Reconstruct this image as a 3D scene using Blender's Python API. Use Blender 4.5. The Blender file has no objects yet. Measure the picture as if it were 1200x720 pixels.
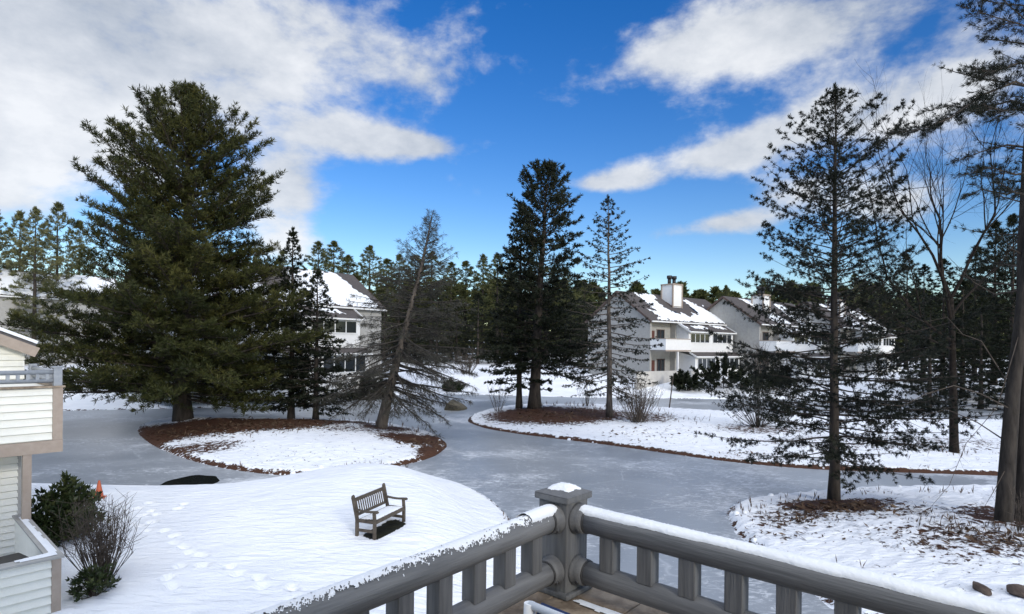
import bpy, math, random
import numpy as np
from mathutils import Matrix, Vector

S = bpy.context.scene
COL = S.collection
EYE = 5.5                      # eye height above the pond ice (z = 0)
FPX, CX, CY, ROLL = 680.0, 600.0, 405.0, 0.012
R = math.radians

# ------------------------------------------------------------------ camera maths
def ray(px, py):
    dx, dy = px - CX, py - CY
    c, s = math.cos(ROLL), math.sin(ROLL)
    return (dx * c + dy * s) / FPX, (-dx * s + dy * c) / FPX
def atd(px, py, d):
    x, y = ray(px, py)
    return Vector((x * d, d, EYE - y * d))
def at(px, py, z=0.0):
    x, y = ray(px, py)
    d = (EYE - z) / y
    return Vector((x * d, d, z))

# ------------------------------------------------------------------ objects
def tag(o, label=None, cat=None, group=None, kind=None):
    if label: o['label'] = label
    if cat: o['category'] = cat
    if group: o['group'] = group
    if kind: o['kind'] = kind
    return o
def empty(name, loc=(0, 0, 0), rz=0.0, label=None, cat=None, group=None):
    o = bpy.data.objects.new(name, None)
    COL.objects.link(o); o.location = loc; o.rotation_euler = (0, 0, rz)
    o.empty_display_size = 0.3
    return tag(o, label, cat, group)
def link(name, me, parent=None, loc=None, rz=0.0):
    o = bpy.data.objects.new(name, me); COL.objects.link(o)
    if parent: o.parent = parent
    if loc is not None: o.location = loc
    o.rotation_euler = (0, 0, rz)
    return o

class MB:
    """collects shapes, then links them as ONE mesh object"""
    def __init__(s): s.v, s.f, s.m, s.sm = [], [], [], []
    def add(s, vs, fs, mi=0, smooth=False):
        b = len(s.v)
        s.v += [tuple(p) for p in vs]
        for f in fs:
            s.f.append([i + b for i in f]); s.m.append(mi); s.sm.append(smooth)
    def box(s, x0, x1, y0, y1, z0, z1, mi=0):
        vs = [(x, y, z) for z in (z0, z1) for y in (y0, y1) for x in (x0, x1)]
        s.add(vs, [(0, 2, 3, 1), (4, 5, 7, 6), (0, 1, 5, 4), (2, 6, 7, 3), (0, 4, 6, 2), (1, 3, 7, 5)], mi)
    def bar(s, p, q, w, h, mi=0, up=(0, 0, 1)):
        p, q = Vector(p), Vector(q); d = (q - p).normalized()
        a = d.cross(Vector(up))
        if a.length < 1e-4: a = d.cross(Vector((1, 0, 0)))
        a.normalize(); b = a.cross(d).normalized()
        a *= w / 2; b *= h / 2
        vs = [p - a - b, p + a - b, p + a + b, p - a + b, q - a - b, q + a - b, q + a + b, q - a + b]
        s.add(vs, [(3, 2, 1, 0), (4, 5, 6, 7), (0, 1, 5, 4), (1, 2, 6, 5), (2, 3, 7, 6), (3, 0, 4, 7)], mi)
    def tube(s, pts, rad, n=8, mi=0, cap=True, smooth=True):
        pts = [Vector(p) for p in pts]
        if not hasattr(rad, '__len__'): rad = [rad] * len(pts)
        vs, fs = [], []
        a = None
        for i, p in enumerate(pts):
            d = (pts[min(i + 1, len(pts) - 1)] - pts[max(i - 1, 0)])
            d = d.normalized() if d.length > 1e-9 else Vector((0, 0, 1))
            if a is None:
                a = d.cross(Vector((0, 0, 1)))
                if a.length < 1e-3: a = d.cross(Vector((1, 0, 0)))
            a = (a - d * a.dot(d)).normalized(); b = d.cross(a)
            for k in range(n):
                t = 2 * math.pi * k / n
                vs.append(p + (a * math.cos(t) + b * math.sin(t)) * rad[i])
        for i in range(len(pts) - 1):
            for k in range(n):
                k2 = (k + 1) % n
                fs.append((i * n + k, i * n + k2, (i + 1) * n + k2, (i + 1) * n + k))
        s.add(vs, fs, mi, smooth)
        if cap:
            b0 = len(s.v) - len(vs)
            s.f.append([b0 + k for k in range(n)][::-1]); s.m.append(mi); s.sm.append(False)
            s.f.append([b0 + (len(pts) - 1) * n + k for k in range(n)]); s.m.append(mi); s.sm.append(False)
    def prism(s, poly, axis, a0, a1, mi=0):
        """extrude a 2-D polygon; axis 'y': poly in (x,z); axis 'x': poly in (y,z); axis 'z': poly in (x,y)"""
        n = len(poly)
        def P(p, a):
            return {'y': (p[0], a, p[1]), 'x': (a, p[0], p[1]), 'z': (p[0], p[1], a)}[axis]
        vs = [P(p, a0) for p in poly] + [P(p, a1) for p in poly]
        fs = [tuple(range(n)), tuple(range(2 * n - 1, n - 1, -1))]
        fs += [(i, n + i, n + (i + 1) % n, (i + 1) % n) for i in range(n)]
        s.add(vs, fs, mi)
    def build(s, name, mats, parent=None, loc=None, rz=0.0, bevel=0.0):
        me = bpy.data.meshes.new(name); me.from_pydata(s.v, [], s.f)
        for m in (mats if isinstance(mats, (list, tuple)) else [mats]): me.materials.append(m)
        me.polygons.foreach_set('material_index', s.m)
        me.polygons.foreach_set('use_smooth', s.sm)
        import bmesh
        bm = bmesh.new(); bm.from_mesh(me); bmesh.ops.recalc_face_normals(bm, faces=bm.faces); bm.to_mesh(me); bm.free()
        o = link(name, me, parent, loc, rz)
        if bevel:
            b = o.modifiers.new('bevel', 'BEVEL'); b.width = bevel; b.segments = 2; b.limit_method = 'ANGLE'
        return o

def np_mesh(name, V, F, mats, mi=None, tint=None, smooth=False):
    """V (n,3), F (m,k) arrays"""
    me = bpy.data.meshes.new(name)
    V = np.asarray(V, np.float32); F = np.asarray(F, np.int32)
    m, k = F.shape
    me.vertices.add(len(V)); me.vertices.foreach_set('co', V.ravel())
    me.loops.add(m * k); me.loops.foreach_set('vertex_index', F.ravel())
    me.polygons.add(m); me.polygons.foreach_set('loop_start', np.arange(0, m * k, k, dtype=np.int32))
    if smooth: me.polygons.foreach_set('use_smooth', np.ones(m, bool))
    for x in (mats if isinstance(mats, (list, tuple)) else [mats]): me.materials.append(x)
    if mi is not None: me.polygons.foreach_set('material_index', np.asarray(mi, np.int32))
    me.update(calc_edges=True)
    if tint is not None:
        a = me.attributes.new('tint', 'FLOAT', 'FACE'); a.data.foreach_set('value', np.asarray(tint, np.float32))
    return me

# ------------------------------------------------------------------ materials
class NT:
    def __init__(s, m):
        m.use_nodes = True; s.t = m.node_tree; s.t.nodes.clear()
    def n(s, typ, **kw):
        x = s.t.nodes.new(typ)
        for k, v in kw.items():
            if k.startswith('i_'):
                x.inputs[k[2:].replace('_', ' ')].default_value = v
            else: setattr(x, k, v)
        return x
    def l(s, a, b): s.t.links.new(a, b)
    def math(s, op, a, b=None, c=None, clamp=False):
        x = s.n('ShaderNodeMath', operation=op, use_clamp=clamp)
        for i, v in enumerate((a, b, c)):
            if v is None: continue
            if hasattr(v, 'is_linked') or hasattr(v, 'links'): s.l(v, x.inputs[i])
            else: x.inputs[i].default_value = v
        return x.outputs[0]
    def ramp(s, fac, stops):
        x = s.n('ShaderNodeValToRGB'); cr = x.color_ramp
        while len(cr.elements) < len(stops): cr.elements.new(0.5)
        for e, (p, c) in zip(cr.elements, stops):
            e.position = p; e.color = (*c, 1) if len(c) == 3 else c
        s.l(fac, x.inputs[0]); return x.outputs[0]
    def mix(s, fac, a, b):
        x = s.n('ShaderNodeMix', data_type='RGBA')
        for i, v in ((0, fac), (6, a), (7, b)):
            if hasattr(v, 'links'): s.l(v, x.inputs[i])
            else: x.inputs[i].default_value = (*v, 1) if (i and len(v) == 3) else v
        return x.outputs[2]
    def noise(s, vec, scale, detail=4, rough=.55, dist=0.0):
        x = s.n('ShaderNodeTexNoise'); x.inputs['Scale'].default_value = scale
        x.inputs['Detail'].default_value = detail; x.inputs['Roughness'].default_value = rough
        x.inputs['Distortion'].default_value = dist
        if vec is not None: s.l(vec, x.inputs['Vector'])
        return x.outputs['Fac']

def mat(name, c0, c1=None, rough=.7, scale=6.0, bump=.0, bscale=30.0, stretch=(1, 1, 1), spec=.4, metal=0.0, lo=.35, hi=.65):
    """painted / wooden / stone surface: two tones mottled by noise, fine relief"""
    m = bpy.data.materials.new(name); t = NT(m)
    c1 = c1 or tuple(min(1, x * 1.18) for x in c0)
    tc = t.n('ShaderNodeTexCoord'); mp = t.n('ShaderNodeMapping'); mp.inputs['Scale'].default_value = stretch
    t.l(tc.outputs['Object'], mp.inputs[0])
    nz = t.noise(mp.outputs[0], scale, 6, .62)
    col = t.ramp(nz, [(lo, c0), (hi, c1)])
    p = t.n('ShaderNodeBsdfPrincipled'); p.inputs['Roughness'].default_value = rough
    p.inputs['Specular IOR Level'].default_value = spec; p.inputs['Metallic'].default_value = metal
    t.l(col, p.inputs['Base Color'])
    if bump:
        b = t.n('ShaderNodeBump'); b.inputs['Strength'].default_value = bump; b.inputs['Distance'].default_value = .02
        t.l(t.noise(mp.outputs[0], bscale, 5, .6), b.inputs['Height']); t.l(b.outputs[0], p.inputs['Normal'])
    o = t.n('ShaderNodeOutputMaterial'); t.l(p.outputs[0], o.inputs[0])
    return m

def foliage_mat(name, dark, mid, light, rough=.6, trans=.15):
    m = bpy.data.materials.new(name); t = NT(m)
    at_ = t.n('ShaderNodeAttribute', attribute_name='tint'); g = t.n('ShaderNodeNewGeometry')
    oi = t.n('ShaderNodeObjectInfo')
    f = t.math('ADD', t.math('MULTIPLY', at_.outputs['Fac'], .6), t.math('MULTIPLY', g.outputs['Random Per Island'], .3))
    f = t.math('ADD', f, t.math('MULTIPLY', oi.outputs['Random'], .1), clamp=True)
    col = t.ramp(f, [(.1, dark), (.5, mid), (.92, light)])
    p = t.n('ShaderNodeBsdfPrincipled'); p.inputs['Roughness'].default_value = rough
    p.inputs['Specular IOR Level'].default_value = .25
    t.l(col, p.inputs['Base Color'])
    tr = t.n('ShaderNodeBsdfTranslucent'); t.l(col, tr.inputs['Color'])
    mx = t.n('ShaderNodeMixShader'); mx.inputs[0].default_value = trans
    t.l(p.outputs[0], mx.inputs[1]); t.l(tr.outputs[0], mx.inputs[2])
    o = t.n('ShaderNodeOutputMaterial'); t.l(mx.outputs[0], o.inputs[0])
    return m

def snow_mat(name='snow', bump=.35, bscale=14.0):
    m = bpy.data.materials.new(name); t = NT(m)
    tc = t.n('ShaderNodeTexCoord')
    n1 = t.noise(tc.outputs['Object'], 3.0, 5, .6)
    col = t.ramp(n1, [(.3, (.78, .80, .83)), (.7, (.87, .88, .89))])
    p = t.n('ShaderNodeBsdfPrincipled'); p.inputs['Roughness'].default_value = .65
    p.inputs['Specular IOR Level'].default_value = .3
    t.l(col, p.inputs['Base Color'])
    b = t.n('ShaderNodeBump'); b.inputs['Strength'].default_value = bump; b.inputs['Distance'].default_value = .03
    t.l(t.noise(tc.outputs['Object'], bscale, 6, .65), b.inputs['Height']); t.l(b.outputs[0], p.inputs['Normal'])
    o = t.n('ShaderNodeOutputMaterial'); t.l(p.outputs[0], o.inputs[0])
    return m

def ground_mat():
    m = bpy.data.materials.new('snowy_ground'); t = NT(m)
    tc = t.n('ShaderNodeTexCoord'); P = tc.outputs['Object']
    at_ = t.n('ShaderNodeAttribute', attribute_name='litter')
    big = t.noise(P, .9, 3, .5); fine = t.noise(P, 9.0, 5, .7); clump = t.noise(P, 3.2, 4, .65)
    # pine straw and leaves show where the snow is thin
    v = t.math('ADD', at_.outputs['Fac'], t.math('MULTIPLY', t.math('SUBTRACT', fine, .5), 1.3))
    v = t.math('ADD', v, t.math('MULTIPLY', t.math('SUBTRACT', clump, .5), 1.5))
    mr = t.n('ShaderNodeMapRange', interpolation_type='SMOOTHSTEP'); t.l(v, mr.inputs[0])
    mr.inputs[1].default_value = .46; mr.inputs[2].default_value = .58
    k = mr.outputs[0]
    snow = t.ramp(big, [(.3, (.78, .80, .835)), (.7, (.86, .87, .89))])
    lit = t.ramp(t.noise(P, 22.0, 5, .7), [(.3, (.024, .012, .008)), (.55, (.085, .035, .019)), (.75, (.140, .066, .036))])
    so_ = t.n('ShaderNodeAttribute', attribute_name='shaded_soil'); lit = t.mix(so_.outputs['Fac'], lit, (.016, .017, .010))  # bare ground under the bench, its shadow painted into the dark tone
    lit = t.mix(t.math('MULTIPLY', clump, .35), lit, (.030, .024, .014))
    col = t.mix(k, snow, lit)
    p = t.n('ShaderNodeBsdfPrincipled'); t.l(col, p.inputs['Base Color'])
    p.inputs['Roughness'].default_value = .7; p.inputs['Specular IOR Level'].default_value = .2
    # wind-ruffled crust: low drifts across the wind plus grain
    mp = t.n('ShaderNodeMapping'); mp.inputs['Rotation'].default_value = (0, 0, R(18)); mp.inputs['Scale'].default_value = (1.0, 3.0, 1)
    t.l(P, mp.inputs[0])
    rip = t.noise(mp.outputs[0], 1.6, 4, .55, .6); gr = t.noise(P, 26.0, 4, .6); mid = t.noise(P, 5.0, 4, .6)
    h = t.math('ADD', t.math('MULTIPLY', rip, .12), t.math('MULTIPLY', gr, .016))
    h = t.math('ADD', h, t.math('MULTIPLY', mid, .02))
    h = t.math('SUBTRACT', h, t.math('MULTIPLY', k, .035))
    b = t.n('ShaderNodeBump'); b.inputs['Strength'].default_value = .8; b.inputs['Distance'].default_value = 1.0
    t.l(h, b.inputs['Height']); t.l(b.outputs[0], p.inputs['Normal'])
    o = t.n('ShaderNodeOutputMaterial'); t.l(p.outputs[0], o.inputs[0])
    return m

def ice_mat():
    m = bpy.data.materials.new('pond_ice'); t = NT(m)
    tc = t.n('ShaderNodeTexCoord'); P = tc.outputs['Object']
    big = t.noise(P, .10, 5, .6, .4)
    base = t.ramp(big, [(.3, (.20, .22, .245)), (.5, (.275, .296, .322)), (.7, (.36, .38, .405))])
    mp = t.n('ShaderNodeMapping'); mp.inputs['Scale'].default_value = (.8, 2.0, 1); mp.inputs['Rotation'].default_value = (0, 0, R(-34))
    t.l(P, mp.inputs[0])
    w = t.noise(mp.outputs[0], 1.9, 8, .74, 2.2); patch = t.noise(P, .16, 3, .6)
    v = t.math('ADD', w, t.math('MULTIPLY', t.math('SUBTRACT', patch, .5), .75))
    mr = t.n('ShaderNodeMapRange', interpolation_type='SMOOTHSTEP'); t.l(v, mr.inputs[0])
    mr.inputs[1].default_value = .50; mr.inputs[2].default_value = .66
    vor = t.n('ShaderNodeTexVoronoi', feature='DISTANCE_TO_EDGE'); vor.inputs['Scale'].default_value = .22
    mp2 = t.n('ShaderNodeVectorMath', operation='ADD'); nn = t.n('ShaderNodeTexNoise'); nn.inputs['Scale'].default_value = .6
    t.l(P, nn.inputs['Vector']); t.l(P, mp2.inputs[0]); t.l(nn.outputs['Color'], mp2.inputs[1]); t.l(mp2.outputs[0], vor.inputs['Vector'])
    cr = t.n('ShaderNodeMapRange'); t.l(vor.outputs['Distance'], cr.inputs[0])
    cr.inputs[1].default_value = 0; cr.inputs[2].default_value = .008; cr.inputs[3].default_value = .22; cr.inputs[4].default_value = 0
    sp = t.noise(P, 6.0, 3, .6); spk = t.n('ShaderNodeMapRange'); t.l(sp, spk.inputs[0])
    spk.inputs[1].default_value = .68; spk.inputs[2].default_value = .73
    k = t.math('MAXIMUM', t.math('MULTIPLY', mr.outputs[0], .6), t.math('MULTIPLY', spk.outputs[0], .6))
    k = t.math('MAXIMUM', k, cr.outputs[0])
    col = t.mix(k, base, (.78, .80, .83))
    p = t.n('ShaderNodeBsdfPrincipled'); t.l(col, p.inputs['Base Color'])
    rg = t.n('ShaderNodeMapRange'); t.l(k, rg.inputs[0]); rg.inputs[3].default_value = .30; rg.inputs[4].default_value = .6
    t.l(rg.outputs[0], p.inputs['Roughness']); p.inputs['Specular IOR Level'].default_value = .35
    b = t.n('ShaderNodeBump'); b.inputs['Strength'].default_value = .25; b.inputs['Distance'].default_value = .02
    t.l(t.math('ADD', w, k), b.inputs['Height']); t.l(b.outputs[0], p.inputs['Normal'])
    o = t.n('ShaderNodeOutputMaterial'); t.l(p.outputs[0], o.inputs[0])
    return m

def glass_mat():
    m = bpy.data.materials.new('window_glass'); t = NT(m)
    p = t.n('ShaderNodeBsdfPrincipled'); p.inputs['Base Color'].default_value = (.02, .025, .03, 1)
    p.inputs['Roughness'].default_value = .08; p.inputs['Specular IOR Level'].default_value = .5
    o = t.n('ShaderNodeOutputMaterial'); t.l(p.outputs[0], o.inputs[0]); return m

M = dict(
    snow=snow_mat(), snow_fine=snow_mat('snow_crust', .22, 60.0),
    ground=ground_mat(), ice=ice_mat(), glass=glass_mat(),
    rail=mat('grey_rail_stain', (.11, .111, .113), (.17, .17, .17), .6, 16, .2, 90, (1, 1, 1), .3),
    railx=mat('grey_side_rail_stain', (.115, .116, .118), (.205, .205, .204), .6, 30, .26, 120, (.05, 1, 1), .3),
    raily=mat('grey_front_rail_stain', (.115, .116, .118), (.205, .205, .204), .6, 30, .26, 120, (1, .05, 1), .3),
    post=mat('grey_post_stain', (.098, .099, .101), (.180, .180, .179), .6, 30, .26, 120, (1, 1, .06), .3),
    railn=mat('pale_grey_rail_stain', (.27, .29, .32), (.34, .36, .38), .6, 9, .2, 60),
    iron=mat('dark_iron', (.035, .035, .037), (.06, .06, .06), .5, 20, .2, 60, spec=.5),
    capwood=mat('weathered_ledge_boards', (.15, .11, .075), (.40, .32, .235), .75, 7, .4, 40, (1, 1, 1)),
    tan=mat('tan_trim_paint', (.33, .265, .215), (.38, .31, .255), .6, 7, .1, 60),
    clap=mat('cream_clapboard', (.77, .755, .675), (.82, .805, .73), .55, 4, .1, 50),
    stucco=mat('grey_siding', (.34, .33, .31), (.40, .39, .365), .8, 3, .2, 20),
    white=mat('white_siding', (.78, .775, .76), (.82, .815, .80), .7, 3, .1, 20),
    whitetrim=mat('white_trim', (.78, .78, .77), (.82, .82, .81), .5, 5),
    shingle=mat('brown_shingles', (.050, .043, .042), (.105, .090, .085), .85, 9, .5, 30, (1, 1, 1)),
    shingle2=mat('grey_shingles', (.09, .085, .09), (.14, .135, .14), .85, 9, .5, 30),
    brown=mat('brown_trim', (.085, .055, .045), (.12, .08, .065), .6, 6),
    door=mat('red_brown_door', (.10, .035, .025), (.13, .05, .035), .5, 4),
    black=mat('black_metal', (.018, .018, .02), (.03, .03, .03), .45, 15),
    teak=mat('weathered_bench_wood', (.050, .040, .031), (.105, .085, .066), .75, 7, .4, 50, (1, 1, 1)),
    cone=mat('orange_plastic', (.46, .10, .045), (.58, .14, .06), .5, 6),
    rock=mat('brown_rock', (.045, .030, .024), (.115, .085, .065), .85, 4, .8, 9),
    rockmoss=mat('mossy_boulder', (.055, .048, .032), (.15, .13, .09), .9, 2.5, .8, 6),
    water=mat('open_water', (.008, .010, .010), (.014, .016, .016), .12, 2, .05, 4, spec=.5),
    bark=mat('dark_bark', (.022, .017, .014), (.065, .052, .043), .9, 5, 1.0, 14, (1, 1, .25)),
    bark_grey=mat('grey_bark', (.055, .045, .038), (.15, .125, .105), .9, 6, 1.0, 16, (1, 1, .25)),
    twig=mat('brown_twigs', (.045, .034, .027), (.10, .080, .064), .9, 5),
    navy=mat('navy_canvas', (.012, .028, .085), (.018, .038, .11), .8, 30, .2, 300),
    stone=mat('pale_garden_wall', (.46, .44, .41), (.54, .52, .48), .8, 2, .3, 12),
    edging=mat('dark_timber_edging', (.03, .022, .017), (.075, .058, .045), .9, 5, .5, 20),
    brownleaf=mat('dead_leaves', (.055, .026, .016), (.12, .06, .035), .85, 12),
    pine=foliage_mat('white_pine_needles', (.010, .015, .004), (.034, .041, .010), (.115, .108, .030)),
    spruce=foliage_mat('spruce_needles', (.007, .011, .006), (.016, .022, .011), (.040, .045, .022)),
    fir=foliage_mat('dark_fir_needles', (.007, .010, .007), (.015, .019, .012), (.036, .039, .024)),
    sunpine=foliage_mat('sunlit_pine_needles', (.040, .048, .020), (.120, .125, .055), (.26, .24, .12)),  # lighter copy of the far needles, sunlight painted into the colour
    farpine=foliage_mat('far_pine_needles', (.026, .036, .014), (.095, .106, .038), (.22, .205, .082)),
    bark_pine=mat('brown_pine_bark', (.016, .013, .011), (.055, .045, .037), .95, 7, 1.0, 11, (1, 1, .22)),
    darkbark=mat('blackish_branches', (.010, .008, .007), (.030, .024, .020), .95, 6, .6, 14, spec=.1),
    darktwig=mat('grey_brown_twigs', (.026, .022, .019), (.062, .054, .046), .9, 5),
    lichen=foliage_mat('lichen_grey_twigs', (.026, .026, .020), (.060, .058, .046), (.105, .10, .08)),
    rhodo=foliage_mat('broad_evergreen_leaves', (.012, .022, .008), (.035, .050, .018), (.11, .12, .045), .4),
    weed=foliage_mat('dry_weeds', (.04, .022, .014), (.10, .062, .038), (.20, .14, .085)),
)

# ------------------------------------------------------------------ terrain
def poly_sd(x, y, poly):
    """signed distance (+ inside), exact within 3 m outside the polygon"""
    if x.size > 50:
        px_, py_ = [p[0] for p in poly], [p[1] for p in poly]
        m = (x > min(px_) - 3) & (x < max(px_) + 3) & (y > min(py_) - 3) & (y < max(py_) + 3)
        out = np.full(x.shape, -3.0); xm, ym = x[m], y[m]
        if xm.size: out[m] = _psd(xm, ym, poly)
        return out
    return _psd(x, y, poly)
def _psd(x, y, poly):
    d2 = np.full(x.shape, 1e18); ins = np.zeros(x.shape, bool)
    n = len(poly)
    for i in range(n):
        ax, ay = poly[i]; bx, by = poly[(i + 1) % n]
        ex, ey = bx - ax, by - ay
        t = np.clip(((x - ax) * ex + (y - ay) * ey) / (ex * ex + ey * ey + 1e-12), 0, 1)
        d2 = np.minimum(d2, (x - ax - t * ex) ** 2 + (y - ay - t * ey) ** 2)
        c = ((ay > y) != (by > y)) & (x < ex * (y - ay) / (ey + 1e-12 if abs(ey) < 1e-12 else ey) + ax)
        ins ^= c
    return np.where(ins, 1, -1) * np.sqrt(d2)
def smooth_poly(P, it=2):
    P = [tuple(p) for p in P]
    for _ in range(it):
        Q = []
        for i in range(len(P)):
            a, b = P[i], P[(i + 1) % len(P)]
            Q += [(a[0] * .75 + b[0] * .25, a[1] * .75 + b[1] * .25), (a[0] * .25 + b[0] * .75, a[1] * .25 + b[1] * .75)]
        P = Q
    return P
def pp(L): return [tuple(at(x, y, 0)[:2]) for x, y in L]
ISLE_A = smooth_poly(pp([(158, 502), (172, 519), (212, 537), (260, 549), (310, 556), (362, 559), (420, 555), (472, 546), (512, 535), (527, 522), (512, 511),
                         (486, 503), (440, 496), (390, 493), (330, 492), (270, 491), (215, 490), (178, 494)]))
ISLE_B = smooth_poly(pp([(544, 491), (556, 500), (600, 508), (650, 514), (700, 520), (750, 527), (800, 534), (850, 541), (900, 546), (950, 550), (1000, 552),
                         (1060, 554), (1120, 556), (1180, 558), (1320, 566), (1500, 570), (1500, 500), (1300, 497), (1150, 494), (1000, 488), (900, 485), (850, 484), (780, 479),
                         (715, 476), (660, 475), (610, 475), (572, 480)]))
BANK_R = smooth_poly(pp([(848, 606), (856, 594), (878, 586), (930, 580), (1000, 575), (1100, 573), (1200, 574), (1350, 578), (1700, 590), (2600, 760), (1100, 1000),
                         (1020, 760), (960, 700), (905, 655), (880, 640), (858, 622)]))
lawn_px = pp([(-300, 566), (0, 568), (120, 570), (215, 572), (300, 568), (360, 560), (410, 549), (440, 545), (474, 549), (512, 561), (548, 570), (578, 587), (600, 606), (622, 640), (650, 720)])
LAWN = smooth_poly(lawn_px + [(1.2, 8.0), (4.0, 3.5), (9.0, -2.0), (20, -12), (60, -60), (-80, -60), (-60, 14)])
FAR = smooth_poly(pp([(-500, 488), (-200, 487), (0, 484), (80, 481.5), (200, 479), (330, 476), (385, 471), (430, 464.5), (520, 461.5), (600, 464), (700, 466.5), (840, 468), (930, 468), (1010, 469), (1070, 473), (1120, 479), (1200, 481), (1500, 486), (2000, 500)]) +
                  [(260, 40), (700, 60), (700, 700), (-700, 700), (-700, 20), (-250, 20)], 1)
BENCH = at(445, 618, .65)
FOOT = []
_r = random.Random(5)
for (a, b) in [((168, 592), (176, 612)), ((150, 618), (172, 620)), ((172, 618), (200, 634)), ((200, 634), (232, 658)), ((232, 658), (300, 682)), ((300, 682), (350, 702)), ((205, 668), (190, 700)), ((188, 606), (235, 590))]:
    pa, pb = at(*a, .65), at(*b, .65); n = max(2, int((pb - pa).length / .42))
    for i in range(n):
        q = pa.lerp(pb, i / n); s = (-1) ** i * .12; d = (pb - pa).normalized()
        FOOT.append((q.x - d.y * s + _r.uniform(-.08, .08), q.y + d.x * s + _r.uniform(-.08, .08), _r.uniform(.05, .15), _r.uniform(.8, 1.3), _r.uniform(.7, 1.0), math.atan2(d.y, d.x) + _r.uniform(-.5, .5)))
def sstep(a, b, x):
    t = np.clip((x - a) / (b - a), 0, 1); return t * t * (3 - 2 * t)
_rs = np.random.RandomState(3)
_W = [(_rs.uniform(-1, 1, 2) * k, _rs.uniform(0, 6.28), a) for k, a in [(.25, 1), (.35, .9), (.6, .6), (.9, .5), (1.4, .35), (2.1, .25), (3.0, .18), (4.2, .12)]]
def wob(x, y):
    v = 0
    for k, ph, a in _W: v = v + a * np.sin(k[0] * 2.2 * x + k[1] * 2.2 * y + ph)
    return v / 3
GRID = {}
def terrain(x, y, full=False):
    x = np.asarray(x, float); y = np.asarray(y, float)
    w = wob(x, y)
    jit = .10 * np.sin(5.1 * x + 2 * np.sin(3.3 * y)) * np.sin(4.3 * y + 1.7 * np.sin(2.9 * x)) + .06 * np.sin(11 * x + 3 * np.sin(7 * y))
    A, B, C, L, F = (poly_sd(x, y, p) for p in (ISLE_A, ISLE_B, BANK_R, LAWN, FAR))
    under = lambda d: -.9 * sstep(0, .9, -d)
    edge = lambda d: sstep(0, .34, d)
    zA = np.where(A > 0, .20 * edge(A) + .42 * sstep(.2, 5, A) + .03 * w, under(A))
    zB = np.where(B > 0, .18 * edge(B) + .40 * sstep(.2, 6, B) + .05 * w, under(B))
    zC = np.where(C > 0, .20 * edge(C) + .40 * sstep(.2, 5, C) + .06 * w, under(C))
    bx, by = BENCH.x, BENCH.y
    m1 = .42 * np.exp(-((x - bx + 1.6) / 4.2) ** 2 - ((y - by - 2.5) / 4.6) ** 2)
    pk = at(440, 556, .9); m2 = .26 * np.exp(-((x - pk.x) / 2.6) ** 2 - ((y - pk.y) / 2.2) ** 2)
    zL = np.where(L > 0, .16 * edge(L) + .46 * sstep(.1, 3.2, L) + m1 * sstep(0, 3, L) + m2 * sstep(0, 2.5, L) + .035 * w, under(L))
    zF = np.where(F > 0, .14 * edge(F) + 1.45 * sstep(.5, 11, F) + .9 * sstep(12, 60, F) + .06 * w, under(F))
    z = np.maximum.reduce([zA, zB, zC, zL, zF])
    if not full: return z
    z = z + np.where(np.maximum.reduce([A, B, C]) > .1, jit * .35, 0) * .6
    for fx, fy, d, ea, eb, ang in FOOT:
        ca, sa = math.cos(ang), math.sin(ang); r2 = (((x - fx) * ca + (y - fy) * sa) / ea) ** 2 + (((y - fy) * ca - (x - fx) * sa) / eb) ** 2
        m_ = r2 < .5; z[m_] += (-d * np.exp(-(r2[m_] / .017) ** 2.5) + d * .22 * np.exp(-((np.sqrt(r2[m_]) - .19) / .05) ** 2))
    rp = np.sin(7.5 * (y * .93 - x * .36) + 1.9 * np.sin(1.3 * x + .7 * y) + 1.2 * np.sin(2.9 * x - 1.1 * y)) * (.5 + .5 * np.sin(.9 * x + 1.7 * np.sin(.8 * y)))
    z = z + np.where((L > .6) & (y < 24), (.0065 * rp) + .003 * np.sin(19 * (y * .9 - x * .4) + 2 * np.sin(3.1 * x)), 0)
    # bare litter: under the trees, along the cut banks
    lit = np.zeros(x.shape)
    def blob(px, py, rx, ry, a=1.0, zz=.45, p=1.0):
        nonlocal lit
        c = at(px, py, zz); q = ((x - c.x) / rx) ** 2 + ((y - c.y) / ry) ** 2
        lit = np.maximum(lit, a * np.clip(1.12 - q ** p * .52, 0, 1))
    edgeb = lambda d, k: k * np.exp(-((d - .08) / .17) ** 2)
    lit = np.maximum(lit, np.where(A > -.2, edgeb(A, .84), 0))
    lit = np.maximum(lit, np.where(B > -.2, edgeb(B, 1.15), 0))
    lit = np.maximum(lit, np.where(C > -.2, edgeb(C, .55), 0))
    lit = np.maximum(lit, np.where(F > -.2, edgeb(F, .62), 0))
    lit = np.maximum(lit, np.where((L > -.2) & (x > -1.5), edgeb(L, .5), 0))
    blob(225, 500, 3.9, 3.0); blob(290, 501, 4.0, 2.4); blob(345, 497, 3.2, 2.6); blob(185, 508, 1.6, 2.6); blob(395, 494, 2.6, 1.8, .9)
    blob(235, 520, 2.2, 1.6, .62); blob(452, 500, 1.5, 1.6, .9); blob(490, 511, 2.1, 1.7, .95); blob(512, 522, 1.0, 1.9, .95); blob(440, 506, 4, 1.6, .52)
    blob(630, 485, 3.6, 4.2); blob(665, 487, 4.2, 4.0); blob(700, 488, 2.6, 3.0, .7); blob(745, 490, 3.4, 3.2, .60); blob(600, 488, 2.2, 3, .55)
    blob(978, 590, 1.6, 1.0, 1.0); blob(1000, 587, 1.8, .9, .7); blob(950, 598, 1.0, .9, .5); blob(1180, 612, 1.5, 1.4, .7); blob(1140, 640, 2.2, 1.8, .50); blob(910, 600, 1.5, 1.2, .42)
    blob(890, 505, 3.0, 2.5, .55); blob(1050, 520, 8, 2.4, .46); blob(1000, 602, 3.5, 1.6, .36)
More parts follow.
